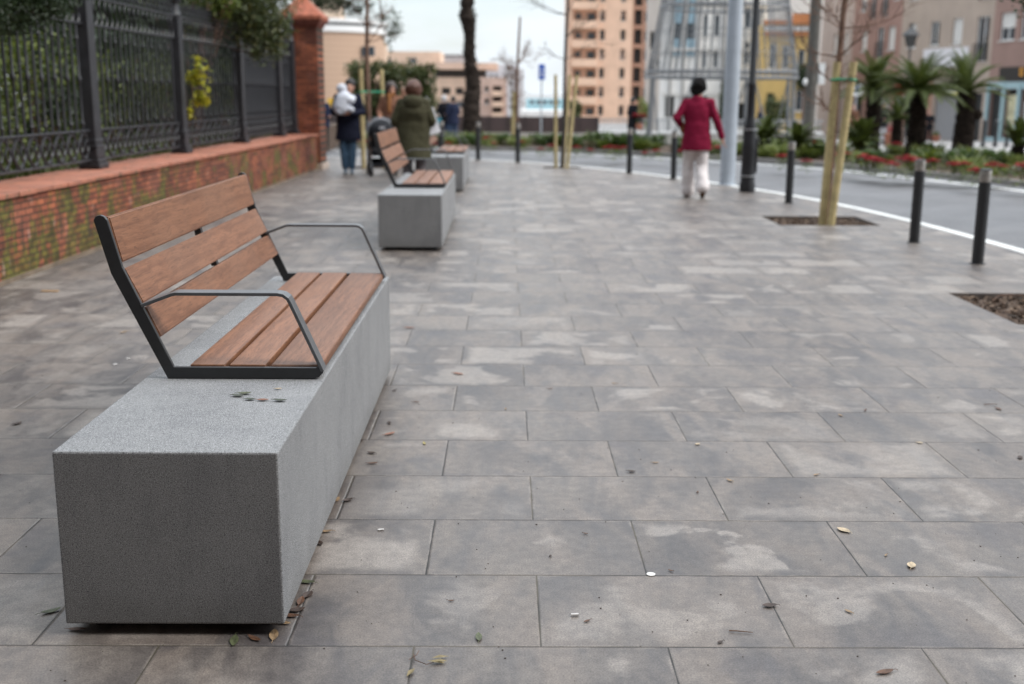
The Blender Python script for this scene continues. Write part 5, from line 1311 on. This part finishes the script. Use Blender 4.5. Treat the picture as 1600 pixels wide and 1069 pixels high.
def coat(hem, wb=.22, db=.16, wc=.215, dc=.14, sl=.06, cuff=.045, collar=.075, waist=1.0, yo=0.0):
    def f(k, P):
        pv = Vector(P['pelvis']); ch = Vector(P['chest']); nk = Vector(P['neck'])
        zs = [(hem, wb, db), (hem + .03, wb, db), ((hem + pv.z) / 2 + .03, (wb + .185) / 2 + .01, (db + .14) / 2), (pv.z + .05, .185 * waist + (wb - .2) * .4, .14), ((pv.z + ch.z) / 2 + .02, .175 * waist + (wb - .2) * .4, .13), (ch.z, wc * .93, dc), (ch.z + .09, wc * .95, dc * .92), (ch.z + .155, wc * .72, dc * .72), (nk.z - .01, .10, .095), (nk.z + .025, collar, collar)]
        rs = []
        for z, a, b in zs:
            t = max(0, min(1, (z - pv.z) / (ch.z - pv.z))); c = pv.lerp(ch, t); rs.append((c.x, c.y + yo, z, a, b))
        k.rings(rs, 24)
        for s in 'LR':
            sh, el, wr = (Vector(P[q + s]) for q in ('sh', 'el', 'wr'))
            sx = Vector((-.02 if s == 'R' else .02, 0, -.01)); k.caps(ch + Vector((0, 0, .085)), .10, sh + sx * .5 + Vector((0, 0, -.015)), sl * 1.1, 14)
            k.caps(sh + sx * .8 + Vector((0, 0, -.015)), sl * 1.08, el, sl * .92); k.caps(el, sl * .92, el.lerp(wr, .93), cuff)
    return f
def trousers(rt=.1, rk=.075, ra=.07, low=.1):
    def f(k, P):
        pv = Vector(P['pelvis']); k.ell(pv + Vector((0, 0, -.02)), (.185, .135, .13), 18, 10)
        for s in 'LR':
            hp, kn, an = (Vector(P[q + s]) for q in ('hp', 'kn', 'an')); e = kn.lerp(an, 1 - low)
            k.caps(hp, rt, kn, rk); k.caps(kn, rk, e, ra)
    return f
def shoes(k, P):
    for s in 'LR':
        an = Vector(P['an' + s]); ft = Vector(P.get('toe' + s, an + Vector((0, .14, -.055))))
        k.caps(an + Vector((0, -.025, -.04)), .043, ft, .036); k.caps(an + Vector((0, -.02, -.01)), .042, an + Vector((0, -.02, -.04)), .042)
def hair_short(dz=0, s=1.0, back=.0):
    def f(k, P):
        h = Vector(P['head']); fw = Vector(P.get('face', (0, 1, 0))).normalized()
        k.ell(h + Vector((0, 0, .035 + dz)) - fw * .025, (.095 * s, .10 * s, .098 * s), 18, 12); k.ell(h + Vector((0, 0, -.03)) - fw * .05, (.078 * s, .06 * s, .08 * s), 14, 10)
    return f
def hair_long(L=.3):
    def f(k, P):
        h = Vector(P['head']); fw = Vector(P.get('face', (0, 1, 0))).normalized(); r = fw.cross(Vector((0, 0, 1)))
        k.ell(h + Vector((0, 0, .045)) - fw * .025, (.108, .118, .108), 18, 12)
        for a, b in ((-.07, .0), (-.05, -.04), (0, -.06), (.05, -.04), (.07, .0)): k.caps(h + r * a * 1.25 + fw * (b + .02) + Vector((0, 0, .03)), .042, h + r * a * 1.3 + fw * (b + .01) + Vector((0, 0, -L)), .026)
    return f
# woman in burgundy walking away
P = base_pose(pelvis=(0, 0, .93), chest=(-.01, .01, 1.26), neck=(0, .02, 1.46), head=(.01, .04, 1.60), face=(.35, .93, -.1), shL=(-.19, 0, 1.405), shR=(.19, 0, 1.405), elL=(-.31, -.06, 1.16), wrL=(-.20, .17, 1.03), hdL=(.3, 1, 0), elR=(.275, -.03, 1.13), wrR=(.37, .0, .885), hdR=(.25, .05, -1), hsR=(0, 1, 0),
              hpL=(-.09, 0, .88), hpR=(.09, 0, .88), knL=(-.10, .12, .49), anL=(-.085, .16, .085), knR=(.085, .02, .48), anR=(.10, -.18, .15), toeL=(-.105, .31, .03), toeR=(.11, -.05, .035))
q = at(1088, 310)
def bag(k, P): k.ell((-.19, .14, 1.02), (.05, .13, .085), 14, 8)
w1 = person('woman seen from behind in a burgundy jacket and pale trousers walking away', (q.x - .03, q.y, 0), R(-4), P, [
    ('jacket', cloth('burgundy_wool', (0.21, 0.010, 0.038)), coat(.70, .225, .155, .205, .135, .062, .045, .068), .009),
    ('trousers', cloth('pale_pink_trousers', (0.80, 0.74, 0.73)), trousers(.105, .090, .100, .07), .008),
    ('hair', plain('black_hair', (0.008, 0.007, 0.007), .8, .3, 30, bump=.6, bscale=80, spec=.2), hair_short(.004, 1.22), .030),
    ('shoes', cloth('brown_shoes', (0.10, 0.055, 0.035)), shoes, 0)])
t = thing('handbag', 'small tan handbag tucked under the left arm of the woman in burgundy', 'bag', (q.x - .03, q.y, 0), R(-4)); k = MB(); bag(k, P); solid(k, 'pouch', cloth('tan_leather', (.22, .09, .03), .5), t, .008, 3); MB().tube([(-.2, .2, 1.09), (-.24, .1, 1.2), (-.2, .02, 1.09)], .006, 6).build('strap', cloth('tan_leather', (.22, .09, .03), .5), t)
# woman in olive parka, back to camera, head turned slightly
P = base_pose(face=(-.3, 1, 0), elL=(-.27, -.02, 1.13), wrL=(-.26, .20, 1.05), hdL=(.2, 1, 0), elR=(.27, -.01, 1.13), wrR=(.24, .20, 1.02), hdR=(0, 1, -.2), anL=(-.09, 0, .085), anR=(.09, .02, .085), head=(0, .03, 1.57))
q = atY(649, 276, 17.05)
def parka(k, P):
    coat(.56, .27, .20, .245, .175, .08, .06, .09, 1.22)(k, P)
def hood(k, P):
    k.ell((0, -.11, 1.40), (.145, .085, .11), 16, 10); k.caps((-.10, -.06, 1.46), .045, (.10, -.06, 1.46), .045)
w2 = person('woman seen from behind in a long olive green hooded parka with brown hair', (q.x - .02, q.y, 0), R(4), P, [
    ('parka', cloth('olive_parka', (0.062, 0.058, 0.034)), parka, .010), ('hood', cloth('olive_parka', (0.062, 0.058, 0.034)), hood, .006),
    ('trousers', cloth('grey_trousers', (.13, .115, .12)), trousers(.1, .08, .075, .1), .004),
    ('hair', plain('auburn_hair', (0.085, 0.032, 0.018), .55, .3, 30, bump=.5, bscale=80), hair_short(-.002, 1.38), .014), ('shoes', cloth('black_shoes', (.02, .02, .02)), shoes, 0)])
w2.scale = (1.0, 1.0, .975)
t = thing('tote_bag', 'pale grey shopping bag hanging from the arm of the woman in the parka', 'bag', (q.x + .27, q.y + .10, .90), R(35)); t.rotation_euler = (0, R(-14), R(35)); t.scale = (.72, .8, .92); k = MB()
k.add([(-.16, -.05, 0), (.16, -.05, 0), (.16, .05, 0), (-.16, .05, 0), (-.13, -.02, .42), (.13, -.02, .42), (.13, .02, .42), (-.13, .02, .42)], ((0, 3, 2, 1), (0, 1, 5, 4), (1, 2, 6, 5), (2, 3, 7, 6), (3, 0, 4, 7), (4, 5, 6, 7))); k.build('sack', cloth('pale_bag', (.55, .55, .58)), t, bevel=.015)
MB().tube([(-.08, 0, .42), (-.06, 0, .56), (.02, 0, .6), (.07, 0, .55), (.08, 0, .42)], .008, 6).build('strap', cloth('pale_bag', (.55, .55, .58)), t)
# man with baby, facing camera
P = base_pose(face=(.15, 1, -.12), eyes=1, shL=(-.2, 0, 1.42), shR=(.2, 0, 1.42), elL=(-.27, .05, 1.14), elR=(.27, .05, 1.14), wrL=(-.04, .28, 1.12), wrR=(.14, .29, 1.14), hdL=(1, .05, .05), hdR=(-1, .05, .05), hsL=(0, 0, 1), hsR=(0, 0, 1), knL=(-.07, .03, .48), anL=(-.05, .03, .085), anR=(.07, .0, .085), head=(-.05, .02, 1.60))
q = at(546, 271)
mrot = PI + R(6)
def cap_(k, P): hair_short(.02, 1.05)(k, P)
def glasses(k, P):
    pass
m1 = person('man in a dark navy coat and blue jeans carrying a baby', (q.x, q.y, 0), mrot, P, [
    ('coat', cloth('navy_coat', (0.012, 0.014, 0.028)), coat(.62, .245, .17, .225, .155, .072, .05, .08, 1.1), .006),
    ('jeans', cloth('blue_denim', (0.085, 0.15, 0.23)), trousers(.105, .078, .068, .12), .006),
    ('hair', plain('dark_hair', (0.022, 0.018, 0.018), .6, .3, 30), cap_, .003), ('shoes', cloth('pale_blue_trainers', (.28, .34, .40)), shoes, 0)])
t = thing('baby', 'baby in a white padded snowsuit held against the shoulder of the man', 'baby', (q.x, q.y, 0), mrot); k = MB()
k.caps((.10, .22, 1.24), .095, (.07, .20, 1.42), .09, 14); head(k, (.09, .2, 1.555), (-.3, -1, 0), s=.68); k.caps((.02, .26, 1.20), .05, (-.06, .30, 1.17), .045); k.caps((.03, .2, 1.43), .045, (-.09, .22, 1.40), .04); k.caps((.16, .2, 1.4), .045, (.17, .1, 1.33), .04); k.caps((.14, .26, 1.2), .05, (.15, .32, 1.14), .042)
solid(k, 'body', M_skin, t, .009, 3)
k = MB(); k.caps((.11, .24, 1.24), .155, (.06, .23, 1.38), .15, 14); k.ell((.095, .21, 1.565), (.10, .085, .095), 16, 10); k.ell((-.03, .27, 1.36), (.12, .10, .08), 14, 9); k.caps((.02, .27, 1.21), .07, (-.07, .31, 1.19), .06); k.caps((.02, .22, 1.42), .06, (-.11, .24, 1.39), .052); k.caps((.15, .27, 1.22), .07, (.15, .33, 1.15), .058)
solid(k, 'snowsuit', cloth('white_padded_suit', (.62, .64, .70)), t, .010, 4, .008, )
# woman with long dark hair behind the pushchair
P = base_pose(face=(-.55, 1, .1), eyes=1, elL=(-.25, .03, 1.13), elR=(.25, .03, 1.13), wrL=(-.16, .28, 1.02), wrR=(.16, .28, 1.02), hdL=(.1, 1, -.3), hdR=(-.1, 1, -.3), head=(.0, .03, 1.57))
q = at(611, 268)
w3 = person('woman with long dark hair in a brown jacket standing behind the pushchair', (q.x, q.y + .35, 0), PI - R(8), P, [
    ('jacket', cloth('brown_jacket', (0.26, 0.13, 0.085)), coat(.80, .20, .145, .20, .135, .06, .045, .07), .006), ('scarf', cloth('tan_scarf', (.34, .15, .06)), lambda k, P: (k.caps((-.04, .08, 1.46), .045, (.05, .08, 1.45), .045), k.caps((.02, .11, 1.43), .04, (.02, .14, 1.15), .035)), .005),
    ('trousers', cloth('dark_trousers', (.02, .02, .025)), trousers(), .003), ('hair', plain('dark_brown_hair', (0.03, 0.015, 0.01), .5, .3, 30), hair_long(.24), .006), ('shoes', cloth('black_shoes', (.02, .02, .02)), shoes, 0)], vox=.009)
P = base_pose(face=(-.3, 1, .0), head=(.0, .03, 1.5), neck=(0, 0, 1.36), chest=(0, 0, 1.18), shL=(-.16, 0, 1.32), shR=(.16, 0, 1.32))
q = at(631, 262)
person('person with fair hair half hidden between the brown jacket and the parka', (q.x, q.y + .4, 0), PI, P, [('coat', cloth('dark_coat', (.03, .03, .035)), coat(.7, .2, .14, .19, .13), .004), ('trousers', cloth('dark_trousers', (.02, .02, .025)), trousers(), .003), ('hair', plain('fair_brown_hair', (.16, .09, .05), .5), hair_short(), .004), ('shoes', cloth('black_shoes', (.02, .02, .02)), shoes, 0)], vox=.014, hands=True)
# pushchair
q = at(597, 273); t = thing('pushchair', 'black pushchair with grey hood between the women', 'pushchair', (q.x, q.y - .05, 0), R(12))
M_frame = plain('pushchair_frame', (.02, .02, .022), .4)
for x in (-.22, .22):
    k = MB(); k.tube([(x, -.30, .12), (x, .02, .46), (x, .36, .98)], .019, 8); k.tube([(x, .30, .12), (x, .05, .45), (x, -.06, .62)], .019, 8); k.build('side_frame', M_frame, t, smooth=True)
MB().tube([(-.22, .36, .98), (-.2, .41, 1.03), (.2, .41, 1.03), (.22, .36, .98)], .016, 8).build('handle', M_frame, t, smooth=True)
for x in (-.22, .22):
    for y in (-.30, .30):
        M = Matrix.Translation((x, y, .105)) @ Euler((0, PI / 2, 0)).to_matrix().to_4x4()
        k = MB(); k.lathe([(.03, -.024), (.085, -.03), (.105, -.018), (.105, .018), (.085, .03), (.03, .024)], 0, 0, 18); k.v = [tuple(M @ Vector(v)) for v in k.v]; o = k.build('wheel', M_black, t, smooth=True)
k = MB(); k.caps((-.13, -.1, .42), .07, (.13, -.1, .42), .07); k.caps((-.13, .12, .5), .06, (.13, .12, .5), .06); k.caps((-.13, .18, .75), .05, (.13, .18, .75), .05); k.box(-.18, .18, -.12, .15, .36, .5); k.box(-.18, .18, .08, .2, .45, .85)
solid(k, 'seat', cloth('black_canvas', (.02, .02, .023)), t, .012, 4)
k = MB(); k.ell((0, .08, .80), (.235, .26, .2), 20, 12); solid(k, 'hood', cloth('dark_hood', (.025, .026, .03)), t, .012, 3)
k = MB(); k.tube([(.25 * math.cos(a), .05 - .02 * math.sin(a), .78 + .235 * math.sin(a)) for a in [i * PI / 14 for i in range(15)]], .035, 8); k.build('hood_trim', cloth('grey_canvas', (.24, .25, .27)), t, smooth=True)
k = MB(); k.box(-.2, .2, -.15, .22, .16, .2); k.box(-.2, .2, .2, .22, .2, .3); k.build('basket', cloth('black_canvas', (.02, .02, .023)), t)
MB().box(-.05, .05, -.19, -.17, .84, .89).build('badge', plain('silver_badge', (.4, .4, .42), .4), t)
# distant people
def far_person(label, px, Y, rz, top, bottom, hair_m, P=None, hem=.72, s=1.0, zb=None, extra=None, hood_=None):
    q = atY(px, 150, Y); P = P or base_pose(wrL=(-.16, .25, 1.05), wrR=(.16, .25, 1.05))
    parts = [('coat', top, coat(hem, .225, .16, .215, .15, .068), .006), ('trousers', bottom, trousers(), .004), ('hair', hair_m, hair_short(), .004), ('shoes', cloth('black_shoes', (.02, .02, .02)), shoes, 0)]
    t = person(label, (q.x, Y, gz(Y) + .003 if zb is None else zb), rz, P, parts, vox=.016); t.scale = (s,) * 3; return t
blk = cloth('black_coat', (.014, .014, .018)); nav = cloth('navy_jacket', (.02, .026, .055)); jn = cloth('dark_denim', (.05, .075, .13)); dh = plain('dark_hair', (0.022, 0.018, 0.018), .6)
far_person('person with white hair and black coat seen from behind near the palm trunk', 694, 41.0, 0, blk, jn, plain('white_hair', (.5, .5, .52), .6))
far_person('person in dark navy standing right beside the white haired one', 708, 40.5, R(30), nav, jn, dh, s=.98)
q = atY(684, 205, 40.6); t = thing('shopping_bag', 'turquoise carrier bag held low by the white haired person', 'bag', (q.x, 40.7, .25)); k = MB()
k.add([(-.15, -.06, 0), (.15, -.06, 0), (.15, .06, 0), (-.15, .06, 0), (-.13, -.02, .38), (.13, -.02, .38), (.13, .02, .38), (-.13, .02, .38)], ((0, 3, 2, 1), (0, 1, 5, 4), (1, 2, 6, 5), (2, 3, 7, 6), (3, 0, 4, 7), (4, 5, 6, 7))); k.build('sack', cloth('turquoise_bag', (.06, .38, .48)), t, bevel=.01)
MB().tube([(-.07, 0, .38), (-.05, 0, .52), (.05, 0, .52), (.07, 0, .38)], .008, 6).build('handle', M_white, t)
far_person('person in black with dark hair holding a pot of red flowers', 989, 42.0, R(-60), blk, blk, plain('black_hair_far', (.01, .01, .01), .5), hem=.6)
q = atY(999, 188, 41.6); t = thing('potted_poinsettia', 'pot of bright red flowers held by the person in black', 'flower', (q.x, 41.6, .25)); MB().lathe([(.09, 0), (.13, .2), (.13, .22)], 0, 0, 12).build('pot', M_coping, t, smooth=True)
g = MB(); rd = MB()
for _ in range(120): a = random.uniform(0, 6.28); g.leaf((random.uniform(-.12, .12), random.uniform(-.12, .12), random.uniform(.22, .42)), (math.cos(a), math.sin(a), .3), Vector((0, 0, 1)), .15, .07)
for _ in range(130): a = random.uniform(0, 6.28); rd.leaf((random.uniform(-.2, .2), random.uniform(-.15, .15), random.uniform(.42, .56)), (math.cos(a), math.sin(a), random.uniform(0, .5)), Vector((0, 0, 1)), .15, .08)
g.build('leaves', M_l_dark, t); rd.build('bracts', M_red, t)
far_person('person in a navy jacket and jeans beyond the planting, right of the lamp post', 1190, 55.0, R(80), nav, jn, dh)
far_person('person in dark clothes standing before the roller shutter', 1456, 64.0, R(160), blk, blk, dh)
far_person('person in brown coat behind the two thick stakes', 1335, 50.0, R(170), cloth('brown_coat', (.14, .07, .045)), blk, dh)
far_person('person in black and white half hidden behind the leftmost tall cycad', 1382, 47.0, R(200), blk, cloth('white_skirt', (.5, .5, .52)), dh)
far_person('person in dark blue mostly hidden behind the brick pillar', 503, 30.0, R(200), nav, blk, plain('grey_hair', (.3, .32, .36), .6), s=.85, zb=.0)

# ------------------------------------------------------------------ fallen leaves and litter
random.seed(202)
LC = {'olive': (0.075, 0.085, 0.04), 'green': (0.055, 0.062, 0.042), 'brown': (0.10, 0.045, 0.022), 'dark brown': (0.045, 0.026, 0.018), 'tan': (0.27, 0.18, 0.10), 'yellow': (0.34, 0.28, 0.10), 'reddish': (0.22, 0.095, 0.055), 'pale': (0.42, 0.33, 0.22)}
def fallen(px, py, z, col, L, label, grp, ang=None, W=None):
    q = at(px, py, z); k = MB(); N = 8; W = W or L * .34; a = random.uniform(0, 2 * PI) if ang is None else ang; curl = random.uniform(.1, .35)
    top = []; 
    for i in range(N + 1):
        t = i / N; w_ = W / 2 * math.sin(PI * min(1, t * .97 + .03)) ** .8 + .0003; zc = .0025 + L * curl * (t - .5) ** 2 * 1.2
        for s, zz in ((-1, .22), (0, 0), (1, .22)): top.append(Vector(((t - .5) * L, s * w_, zc + w_ * zz)))
    vs = [v for v in top] + [v - Vector((0, 0, .0008)) for v in top]; n = 3 * (N + 1); fs = []
    for i in range(N):
        for j in (0, 1): a0 = i * 3 + j; fs.append((a0, a0 + 3, a0 + 4, a0 + 1)); fs.append((n + a0, n + a0 + 1, n + a0 + 4, n + a0 + 3))
        for j in (0, 2): a0 = i * 3 + j; fs.append((a0, n + a0, n + a0 + 3, a0 + 3))
    k.add(vs, fs); k.tube([(-L * .5, 0, .004), (-L * .62, .001, .006), (-L * .72, .004, .003)], .0008, 5)
    o = k.build('fallen_leaf', plain('fallen_leaf_' + col.replace(' ', '_'), LC[col], .6, .35, 60), None)
    bm = bmesh.new(); bm.from_mesh(o.data); bmesh.ops.recalc_face_normals(bm, faces=bm.faces); bm.to_mesh(o.data); bm.free()
    o.location = (q.x, q.y, z + .001); o.rotation_euler = (0, 0, a); tag(o, label, 'leaf', grp); return o
g = 'leaves on the concrete block'
for px, py, c, L, an, lb in ((372, 620, 'green', .042, -.2, 'dark green narrow leaf on the concrete block, leftmost of the six'), (382, 616.5, 'olive', .045, .15, 'pale olive leaf on the concrete block, nearest the bench frame'), (391, 625.5, 'green', .036, -.1, 'short dark green leaf in the front row on the concrete block'), (411, 626.5, 'reddish', .036, .1, 'reddish brown leaf in the front row on the concrete block'), (435, 609, 'pale', .024, .3, 'small pale tan leaf alone near the bench frame on the block'), (438, 627.5, 'green', .044, -.15, 'dark green leaf at the right end of the row on the concrete block')):
    fallen(px, py, .542, c, L, lb, g, an, W=L * .5)
g = 'leaves fallen on the paving'
LV = [(580, 709, 'dark brown', .04), (582, 725, 'brown', .045), (525, 783, 'tan', .06), (543, 783, 'dark brown', .045), (508, 832, 'tan', .05), (499, 850, 'dark brown', .04), (478, 911, 'olive', .06), (481, 931, 'dark brown', .05), (470, 941, 'brown', .06), (454, 964, 'brown', .055), (428, 994, 'tan', .07), (398, 1000, 'brown', .05), (366, 1003, 'olive', .065), (748, 997, 'olive', .05), (716, 585, 'reddish', .07), (609, 679, 'reddish', .06), (663, 694, 'yellow', .035), (650, 629, 'brown', .035), (616, 611, 'dark brown', .03), (608, 662, 'dark brown', .035), (640, 513, 'reddish', .07), (1318, 830, 'pale', .055), (1424, 885, 'pale', .05), (1202, 948, 'dark brown', .045), (1326, 957, 'tan', .03), (1382, 1052, 'brown', .055), (1140, 752, 'tan', .035), (1275, 743, 'tan', .03), (987, 738, 'dark brown', .035), (1048, 893, 'brown', .02), (80, 957, 'olive', .06), (27, 663, 'dark brown', .05), (193, 520, 'tan', .06), (1313, 650, 'tan', .035), (1437, 693, 'pale', .03), (1594, 716, 'dark brown', .04), (1090, 695, 'pale', .03), (1024, 724, 'tan', .03), (1384, 869, 'tan', .02), (917, 972, 'brown', .025), (520, 768, 'brown', .04), (563, 690, 'dark brown', .035), (464, 955, 'dark brown', .05), (442, 975, 'tan', .05), (120, 985, 'brown', .05), (1352, 642, 'brown', .03), (1090, 770, 'brown', .02), (860, 608, 'brown', .03), (790, 640, 'tan', .025), (1560, 640, 'brown', .05), (535, 745, 'brown', .035), (1125, 1005, 'dark brown', .02), (960, 600, 'tan', .03), (860, 870, 'dark brown', .015), (705, 940, 'brown', .02), (915, 835, 'brown', .02)]
for px, py, c, L in LV:
    w_ = 'beside the concrete block' if px < 600 and py > 640 and px > 100 else ('on the paving left of the bench' if px < 250 else 'on the open grey paving')
    fallen(px, py, 0, c, L, 'small %s fallen leaf lying %s' % (c, w_), g, W=L * (.55 if c in ('dark brown', 'pale') else .36))
# sprig in the foreground
q = at(655, 1042); t = thing('leafy_sprig', 'small sprig of tan green leaves on the paving in the foreground', 'sprig', (q.x, q.y, .001)); k = MB()
k.tube([(-.02, .06, .004), (-.012, .02, .008), (.02, .0, .006), (.04, .02, .004)], .0012, 5); k.tube([(-.03, .03, .004), (-.01, .045, .01), (-.005, .065, .012)], .001, 5); k.build('stem', M_bark, t)
for x, y, a, L in ((-.01, -.02, -2.0, .045), (.03, .035, .3, .05), (.02, .02, -.15, .05), (.035, .02, .05, .04)):
    k = MB(); k.leaf((x, y, .006), (math.cos(a), math.sin(a), .1), Vector((0, 0, 1)), L, .016); k.build('leaf', plain('sprig_leaf', (.20, .15, .06), .5, .25, 50), t)
def litter(name, label, cat, px, py, z, fn, rz=0):
    q = at(px, py, z); k = MB(); o = fn(k); o.location = (q.x, q.y, z + .0015); o.rotation_euler = (0, 0, rz); tag(o, label, cat); return o
M_paper = plain('white_paper', (.62, .6, .58), .8, .05)
litter('cigarette_end', 'white cigarette end on the paving right of the pale disc joint', 'litter', 898, 963, 0, lambda k: k.tube([(-.011, 0, .004), (.011, 0, .004)], .0042, 8).build('cigarette_end', M_paper), .1)
litter('paper_disc', 'round white flattened paper spot on a slab joint', 'litter', 1017, 898, 0, lambda k: k.lathe([(.014, 0), (.0145, .001), (.012, .0018)], 0, 0, 14).build('paper_disc', M_paper), 0)
litter('paper_scrap', 'tiny white scrap beside the concrete block', 'litter', 595, 829, 0, lambda k: k.box(-.011, .011, -.004, .004, 0, .004).build('paper_scrap', M_paper, bevel=.001), .2)
litter('paper_scrap', 'tiny white scrap at left behind the bench frame', 'litter', 180, 570, 0, lambda k: k.box(-.011, .011, -.006, .006, 0, .003).build('paper_scrap', M_paper, bevel=.001), .7)
litter('paper_scrap', 'small white scrap left of the bench, the farther of two', 'litter', 200, 561, 0, lambda k: k.box(-.009, .009, -.006, .006, 0, .003).build('paper_scrap', M_paper, bevel=.001), .1)
litter('twig', 'thin brown twig lying on the slabs at lower right', 'twig', 1157, 989, 0, lambda k: k.tube([(-.032, .003, .003), (-.01, .001, .004), (.01, .0, .003), (.034, -.004, .003)], [.0022, .0018, .0016, .001], 6).build('twig', M_bark), -.05)
litter('twig', 'thin dark twig on the slabs at middle right', 'twig', 1547, 633, 0, lambda k: k.tube([(-.03, .003, .003), (0, -.001, .004), (.034, .004, .003)], [.0022, .0018, .001], 6).build('twig', M_bark), .1)
litter('wood_strip', 'flat tan strip of wood on the paving at far left', 'litter', 78, 456, 0, lambda k: k.box(-.065, .065, -.014, .014, 0, .009).build('wood_strip', plain('tan_wood', (.42, .26, .13), .7), bevel=.002), .0)
o = litter('twig', 'long curved twig in the mulch of the right tree pit', 'twig', 1568, 470, -.02, lambda k: k.tube([(-.10, -.03, .0), (-.02, .05, .03), (.14, .08, .03), (.3, .06, .01)], .004, 6).build('twig', M_bark), 0)
# tiny grit specks
random.seed(8); k = MB()
for _ in range(420):
    y = 2.3 + random.random() ** 1.6 * 6; x = random.uniform(-1.6, 1.0) * y * .45 + .3
    if -1.26 < x < -.58 and 2.9 < y < 6.0: continue
    s = random.uniform(.001, .003); k.ell((x, y, s * .5), (s * random.uniform(.7, 1.6), s, s * .6), 5, 3)
o = k.build('grit', plain('grit', (.06, .045, .035), .9, .6, 9)); o['kind'] = 'stuff'; tag(o, 'fine dark grit and crumbs scattered on the paving', 'grit')

bpy.data.scenes.remove(FUSE)
bpy.data.batch_remove(OLD)
